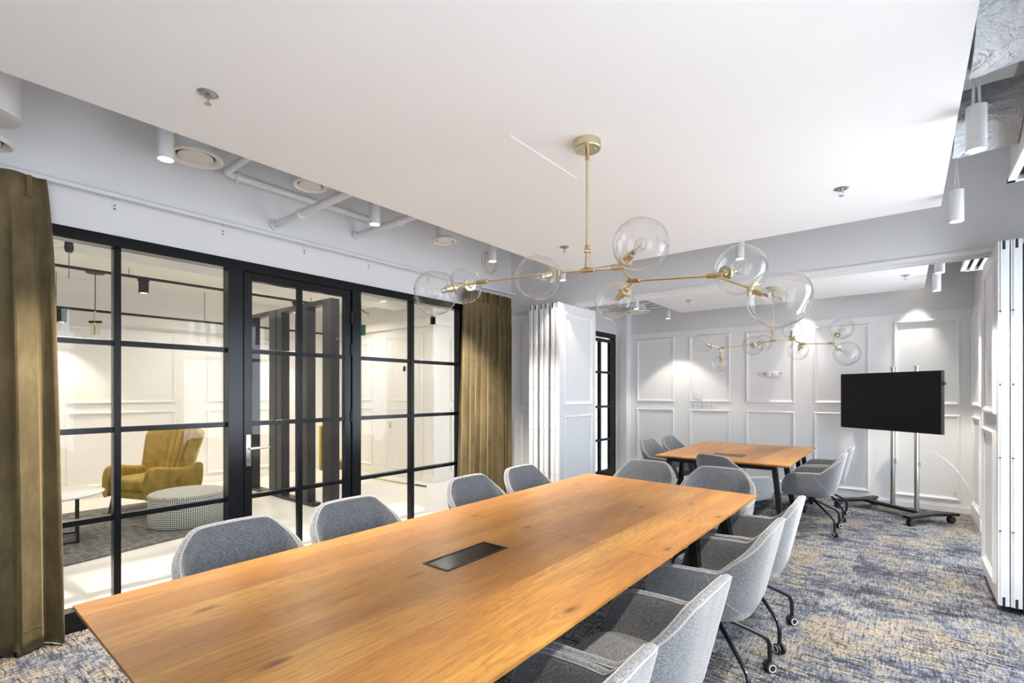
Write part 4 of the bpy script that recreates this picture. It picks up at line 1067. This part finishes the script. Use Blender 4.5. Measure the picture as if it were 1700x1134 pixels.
downlight(-1.17, 4.75, 2.70, 'white cylinder spotlight behind the chandelier at the beam', GW)
GF = 'white cylinder spotlights in the far room'
downlight(0.243, 6.008, 2.60, 'white cylinder spotlight in the far room, nearer one by the linear grille', GF)
downlight(0.261, 7.06, 2.60, 'white cylinder spotlight in the far room, farther one by the linear grille', GF)
downlight(-2.94, 6.45, 2.66, 'white cylinder spotlight in front of the far room air vent', GF)
downlight(-2.96, 7.68, 2.67, 'small white cylinder spotlight over the left part of the far wall', GF, r=0.034, h=0.13, energy=42)
downlight(-1.15, 8.085, 2.95, 'white cylinder spotlight hidden behind the far ceiling panel', GF, cone=50, energy=60, blend=0.8)
downlight(0.10, 8.085, 2.95, 'white cylinder spotlight above the television, hidden by the far ceiling panel', GF, cone=50, energy=60, blend=0.8)

def valve(x, y, z, r, label, axis=(0, 0, -1), neck=True, g='round white air vents'):
    t = thing('air_vent', label, 'vent', (x, y, z), g); ax = Vector(axis)
    MB().lathe([(r * 0.70, -0.005), (r * 0.78, 0.012), (r * 0.92, 0.020), (r, 0.014), (r, 0.0), (r * 0.72, -0.02)], (x, y, z), axis, 40).build('vent_ring', M['disc'], t)
    MB().lathe([(0, 0.018), (r * 0.5, 0.018), (r * 0.62, 0.012), (r * 0.64, 0.004), (0, 0.0)], (x, y, z), axis, 40).build('vent_disc', M['disc'], t)
    MB().lathe([(r * 0.70, -0.004), (0, -0.012)], (x, y, z), axis, 24).build('vent_throat', M['slot'], t)
    if neck: MB().tube([(x, y, z + 0.01), (x, y, ZS)], r * 0.70, 24).build('duct_neck', M['slab'], t)
valve(-3.648, 1.227, 3.05, 0.160, 'large round ceiling vent beside the spotlight over the left curtain')
valve(-3.133, 1.738, 2.90, 0.110, 'round ceiling vent above the crossing white pipes')
valve(-3.322, 3.153, 2.90, 0.110, 'round ceiling vent between the pipes and the chandelier')
valve(XL + 0.004, 4.614, 3.10, 0.145, 'round vent set upright in the left wall beside the curtain', (1, 0, 0), False)
valve(-3.525, 0.245, 2.74, 0.125, 'round vent at the left picture edge under a fat white duct', neck=False)
tag(MB().tube([(-3.525, 0.245, 2.86), (-3.525, 0.245, 3.67)], 0.15, 28).build('white_duct', M['slab']), 'short fat white duct at the upper left edge', 'duct')
valve(-3.35, 7.35, 2.78, 0.22, 'wide round vent on a drum in the far room ceiling')
m = MB().tube([(-3.02, 1.655, 3.02), (-3.02, 1.655, 3.67)], 0.028, 12)
tag(m.build('red_pipe', M['red']), 'bit of red pipe above the round ceiling vent', 'pipe')

def pipe(pts, r, label, collar=None):
    t = thing('ceiling_pipe', label, 'pipe', pts[0])
    MB().tube(pts, r, 16).build('pipe_run', M['pwhite'], t)
    if collar:
        for c, ax in collar: MB().lathe([(r, -0.014), (r + 0.012, -0.014), (r + 0.012, 0.014), (r, 0.014)], c, ax, 20).build('pipe_collar', M['pwhite'], t)
pipe([(-2.6, 1.49, 3.10), (-3.80, 1.49, 3.10), (-3.86, 1.50, 3.10), (-3.885, 1.56, 3.10), (-3.885, 3.0, 3.10)], 0.026, 'white pipe running along the left wall with a bend', [((-3.885, 1.58, 3.10), (0, 1, 0))])
pipe([(XL, 1.937, 2.868), (-2.4, 1.937, 2.868)], 0.028, 'white pipe from the left wall, nearer of two crossing ones', [((XL + 0.02, 1.937, 2.868), (1, 0, 0)), ((-3.62, 1.937, 2.868), (1, 0, 0))])
pipe([(XL, 2.704, 2.974), (-2.4, 2.704, 2.974)], 0.028, 'white pipe from the left wall, farther of two crossing ones', [((XL + 0.02, 2.704, 2.974), (1, 0, 0)), ((-3.4, 2.704, 2.974), (1, 0, 0))])
for k in range(4):
    y = 6.9 + 0.22 * k
    pipe([(XL, y, 2.86), (-2.7, y, 2.86)], 0.02, 'thin white pipe under the far room ceiling, %s from the beam' % ['nearest', 'second', 'third', 'farthest'][k])

def duct(y, z, r, x0, x1, label, seed):
    rnd = random.Random(seed); t = thing('wrapped_duct', label, 'duct', ((x0 + x1) / 2, y, z)); n = 64; m = 70; vs = []; fs = []
    from mathutils import noise as mn
    for i in range(m):
        x = x0 + (x1 - x0) * i / (m - 1)
        for k in range(n):
            a = 2 * PI * k / n
            q = mn.noise(Vector((x * 2.5 + seed, math.cos(a) * 1.6, math.sin(a) * 1.6))) * 0.03 + mn.noise(Vector((x * 3 + a * 2.2, a * 7 - x * 4, seed))) * 0.012 + mn.noise(Vector((x * 9, a * 9, seed))) * 0.005
            rr = r + q - (0.02 if abs(((x - x0) % 0.6) - 0.3) < 0.012 else 0)
            vs.append((x, y + rr * math.cos(a), z + rr * math.sin(a) * 0.95))
    for i in range(m - 1):
        for k in range(n): fs.append((i * n + k, i * n + (k + 1) % n, (i + 1) * n + (k + 1) % n, (i + 1) * n + k))
    fs.append(tuple(range(n - 1, -1, -1))); fs.append(tuple((m - 1) * n + k for k in range(n)))
    o = MB().add(vs, fs).build('duct_wrap', M['foil'], t); o.data.shade_smooth()
duct(2.70, 3.09, 0.30, 0.205, 0.463, 'big grey wrapped air duct at the top right corner', 2)
duct(3.70, 2.985, 0.175, 0.205, 0.463, 'smaller grey wrapped air duct behind the large spotlight', 5)
def diffuser(x0, y0, x1, y1, z, label, slots):
    t = thing('linear_diffuser', label, 'vent', ((x0 + x1) / 2, (y0 + y1) / 2, z), 'white linear air diffusers')
    bx(x0 + 0.015, y0 + 0.015, z + 0.03, x1 - 0.015, y1 - 0.015, z + 0.55).build('plenum_box', M['slab'], t, smooth=False)
    m = MB(); m.box(x0, y0, z, x0 + 0.035, y1, z + 0.03).box(x1 - 0.035, y0, z, x1, y1, z + 0.03).box(x0, y0, z, x1, y0 + 0.035, z + 0.03).box(x0, y1 - 0.035, z, x1, y1, z + 0.03)
    m.build('diffuser_frame', M['pwhite'], t, smooth=False)
    w = (x1 - x0 - 0.07) / slots
    for k in range(slots):
        xx = x0 + 0.035 + k * w
        bx(xx + w * 0.42, y0 + 0.035, z + 0.002, xx + w * 0.95, y1 - 0.035, z + 0.008).build('diffuser_blade', M['pwhite'], t, smooth=False)
    bx(x0 + 0.03, y0 + 0.03, z + 0.028, x1 - 0.03, y1 - 0.03, z + 0.034).build('diffuser_throat', M['slot'], t, smooth=False)
diffuser(0.452, 2.5, 0.86, 3.99, 2.70, 'white linear diffuser under the box at the right picture edge', 5)
diffuser(0.424, 5.5, 0.75, 6.65, 2.70, 'white linear diffuser in the far room above the right partition stack', 4)

def sprinkler(x, y, label, z=2.79):
    t = thing('sprinkler_head', label, 'sprinkler', (x, y, z), 'chrome fire sprinklers')
    MB().lathe([(0.040, 0.001), (0.042, -0.003), (0.030, -0.008), (0.018, -0.004), (0.018, 0.001)], (x, y, z), n=28).build('escutcheon', M['steel'], t)
    MB().lathe([(0, 0), (0.010, 0), (0.010, -0.02), (0.006, -0.022), (0, -0.022)], (x, y, z), n=16).build('sprinkler_body', M['steel'], t)
    m = MB()
    for s in (-1, 1): m.tube([(x + 0.007 * s, y, z - 0.02), (x + 0.014 * s, y, z - 0.032), (x + 0.003 * s, y, z - 0.046)], 0.002, 6)
    m.tube([(x, y, z - 0.02), (x, y, z - 0.046)], 0.0018, 6); m.build('yoke', M['steel'], t)
    MB().lathe([(0, 0), (0.014, 0.001), (0.014, -0.001), (0, -0.001)], (x, y, z - 0.047), n=20).build('deflector', M['steel'], t)
sprinkler(-2.353, 0.837, 'chrome sprinkler head at the left of the near ceiling panel')
sprinkler(-0.319, 3.738, 'chrome sprinkler head at the right of the near ceiling panel')
sprinkler(-2.369, 3.704, 'small chrome sprinkler head by the chandelier stem')
sprinkler(-0.005, 6.954, 'chrome sprinkler head at the right of the far ceiling panel')
sprinkler(-2.392, 6.965, 'chrome sprinkler head at the left of the far ceiling panel')

# ------------------------------------------------------------------ chandeliers
def chandelier(label, c, zc, zb, arms, joints, lamps, scale=1.0):
    t = thing('globe_chandelier', label, 'chandelier', (c[0], c[1], zc), 'brass chandeliers with clear glass globes'); s = scale
    MB().lathe([(0, 0), (0.068, 0), (0.070, -0.003), (0.070, -0.040), (0.067, -0.044), (0, -0.044)], (*c, zc), n=40).build('canopy', M['brass'], t)
    for a in (0.4, 3.5): MB().lathe([(0, -0.050), (0.005, -0.050), (0.006, -0.044), (0, -0.044)], (c[0] + 0.04 * math.cos(a), c[1] + 0.04 * math.sin(a), zc), n=12).build('screw', M['brass'], t)
    MB().tube([(*c, zc - 0.044), (*c, zc - 0.10)], 0.010, 12).build('swivel', M['brassd'], t)
    MB().tube([(*c, zc - 0.085), (*c, zb + 0.125)], 0.0075, 12).build('stem', M['brass'], t)
    MB().tube([(*c, zb + 0.13), (*c, zb + 0.105)], 0.011, 12).tube([(c[0] - 0.012, c[1] - 0.009, zb + 0.10), (c[0] + 0.012, c[1] + 0.009, zb + 0.10)], 0.011, 12).build('knuckle', M['brassd'], t)
    MB().tube([(*c, zb + 0.09), (*c, zb + 0.01)], [0.009, 0.016], 12).build('hub', M['brass'], t)
    for p, q in arms: MB().tube([p, q], 0.0065, 12).build('arm', M['brass'], t)
    for p, d in joints:
        p = Vector(p); d = Vector(d).normalized()
        MB().tube([p - d * 0.035, p - d * 0.03, p + d * 0.03, p + d * 0.035], [0.008, 0.012, 0.012, 0.008], 12).build('joint', M['brassd'], t)
    for hub, gc, r in lamps:
        hub = Vector(hub); gc = Vector(gc); d = (gc - hub).normalized(); e = gc - d * r      # neck of the globe
        MB().tube([hub, e + d * 0.01], 0.006, 10).build('lamp_arm', M['brass'], t)
        so = MB().lathe([(0, -0.012), (0.014, -0.012), (0.018, 0.0), (0.034, 0.004), (0.035, 0.014), (0.022, 0.018), (0.019, 0.055), (0.017, 0.060), (0, 0.060)], e, d, 28).build('socket', M['brass'], t)
        MB().lathe([(0.012, 0.060), (0.0135, 0.066), (0.0135, 0.082), (0.011, 0.086), (0, 0.086)], e, d, 16).build('bulb_cap', M['steel'], so)
        bl = MB().lathe([(0.011, 0.084), (0.016, 0.098), (0.028, 0.118), (0.031, 0.135), (0.026, 0.152), (0.014, 0.163), (0, 0.166)], e, d, 20).build('bulb', M['bulb'], so)
        MB().tube([e + d * 0.09, e + d * 0.12 + Vector((0.006, 0, 0)), e + d * 0.14, e + d * 0.12 - Vector((0.006, 0, 0)), e + d * 0.09], 0.0008, 5).build('filament', M['brassd'], so)
        # globe with a neck opening and a soft dimple opposite
        prof = []; n = 26
        for k in range(n + 1):
            a = PI * (0.055 + 0.945 * k / n)
            rr = r * (1.0 - 0.10 * math.exp(-((a - PI) / 0.35) ** 2) + 0.012 * math.sin(3 * a + r * 60))
            prof.append((max(0, rr * math.sin(a)) if k < n else 0, r - rr * math.cos(a)))
        g = MB().lathe(prof, e, d, 44)
        from mathutils import noise as mn
        g.v = [tuple(Vector(v) + (Vector(v) - gc).normalized() * (mn.noise(Vector(v) * 9) * 0.006)) for v in g.v]
        o = g.build('glass_globe', M['globe'], t); o.data.shade_smooth()
        # sagged dimple ring
        side = d.cross(Vector((0, 0, 1))).normalized(); dd = (d * 0.75 + side * 0.35 - Vector((0, 0, 0.3))).normalized()
        pts = []; u = dd.cross(Vector((0, 0, 1))).normalized(); w = dd.cross(u)
        for k in range(25):
            a = 2 * PI * k / 24; pts.append(gc + (dd * math.cos(0.42) + (u * math.cos(a) + w * math.sin(a)) * math.sin(0.42)) * r * 0.975)
        MB().tube(pts, 0.0018, 6, caps=False).build('dimple_ring', M['globe'], o)
    return t
A0 = (-1.279, 2.217, 2.126); H0_ = (-1.442, 2.150, 2.125); LH = (-1.830, 2.019, 2.109); H1 = (-1.140, 2.290, 2.134); H2 = (-1.071, 2.319, 2.062); H3 = (-0.693, 2.366, 2.040)
sub = lambda p, q: tuple(a - b for a, b in zip(p, q))
chandelier('brass chandelier with seven clear globes above the long table', (-1.279, 2.217), 2.79, 2.126,
    [(A0, H0_), (H0_, LH), (LH, (-1.93, 1.965, 2.094)), (A0, H1), (H1, H2), (H2, H3)],
    [(A0, sub(H1, H0_)), (H0_, sub(H0_, LH)), (LH, sub(H0_, LH)), (H1, sub(H1, A0)), (H2, sub(H3, H2)), (H3, sub(H3, H2))],
    [((-1.93, 1.965, 2.094), (-2.018, 1.843, 2.045), 0.121), (LH, (-2.088, 2.146, 2.140), 0.108), (H0_, (-1.448, 2.018, 2.077), 0.113), (H1, (-0.990, 2.217, 2.202), 0.130), (H2, (-1.209, 2.388, 1.981), 0.103), (H3, (-0.628, 2.546, 2.092), 0.122), (H3, (-0.423, 2.351, 1.901), 0.126)])
B0 = (-1.280, 6.738, 2.131); BL = (-1.505, 6.737, 2.105); BLH = (-1.863, 6.643, 2.068); B1 = (-1.084, 6.819, 2.139); B2 = (-0.978, 6.839, 2.083); B3 = (-0.687, 6.880, 2.075); BD = (-1.867, 6.65, 1.99)
chandelier('brass chandelier with clear globes in the far room', (-1.28, 6.738), 2.79, 2.131,
    [(B0, BL), (BL, BLH), (BLH, BD), (B0, B1), (B1, B2), (B2, B3)],
    [(B0, sub(B1, BL)), (BL, sub(BL, BLH)), (BLH, sub(BL, BLH)), (B1, sub(B1, B0)), (B2, sub(B3, B2)), (B3, sub(B3, B2)), (BD, (0, 0, 1))],
    [(BLH, (-2.029, 6.446, 2.125), 0.125), (BD, (-1.884, 6.690, 1.868), 0.100), (BL, (-1.469, 6.574, 2.070), 0.120), (BL, (-1.438, 6.983, 2.137), 0.110), (B1, (-1.075, 6.740, 2.255), 0.112), (B2, (-1.044, 6.979, 2.010), 0.115), (B3, (-0.603, 7.075, 2.260), 0.128), (B3, (-0.524, 6.754, 1.939), 0.135)])
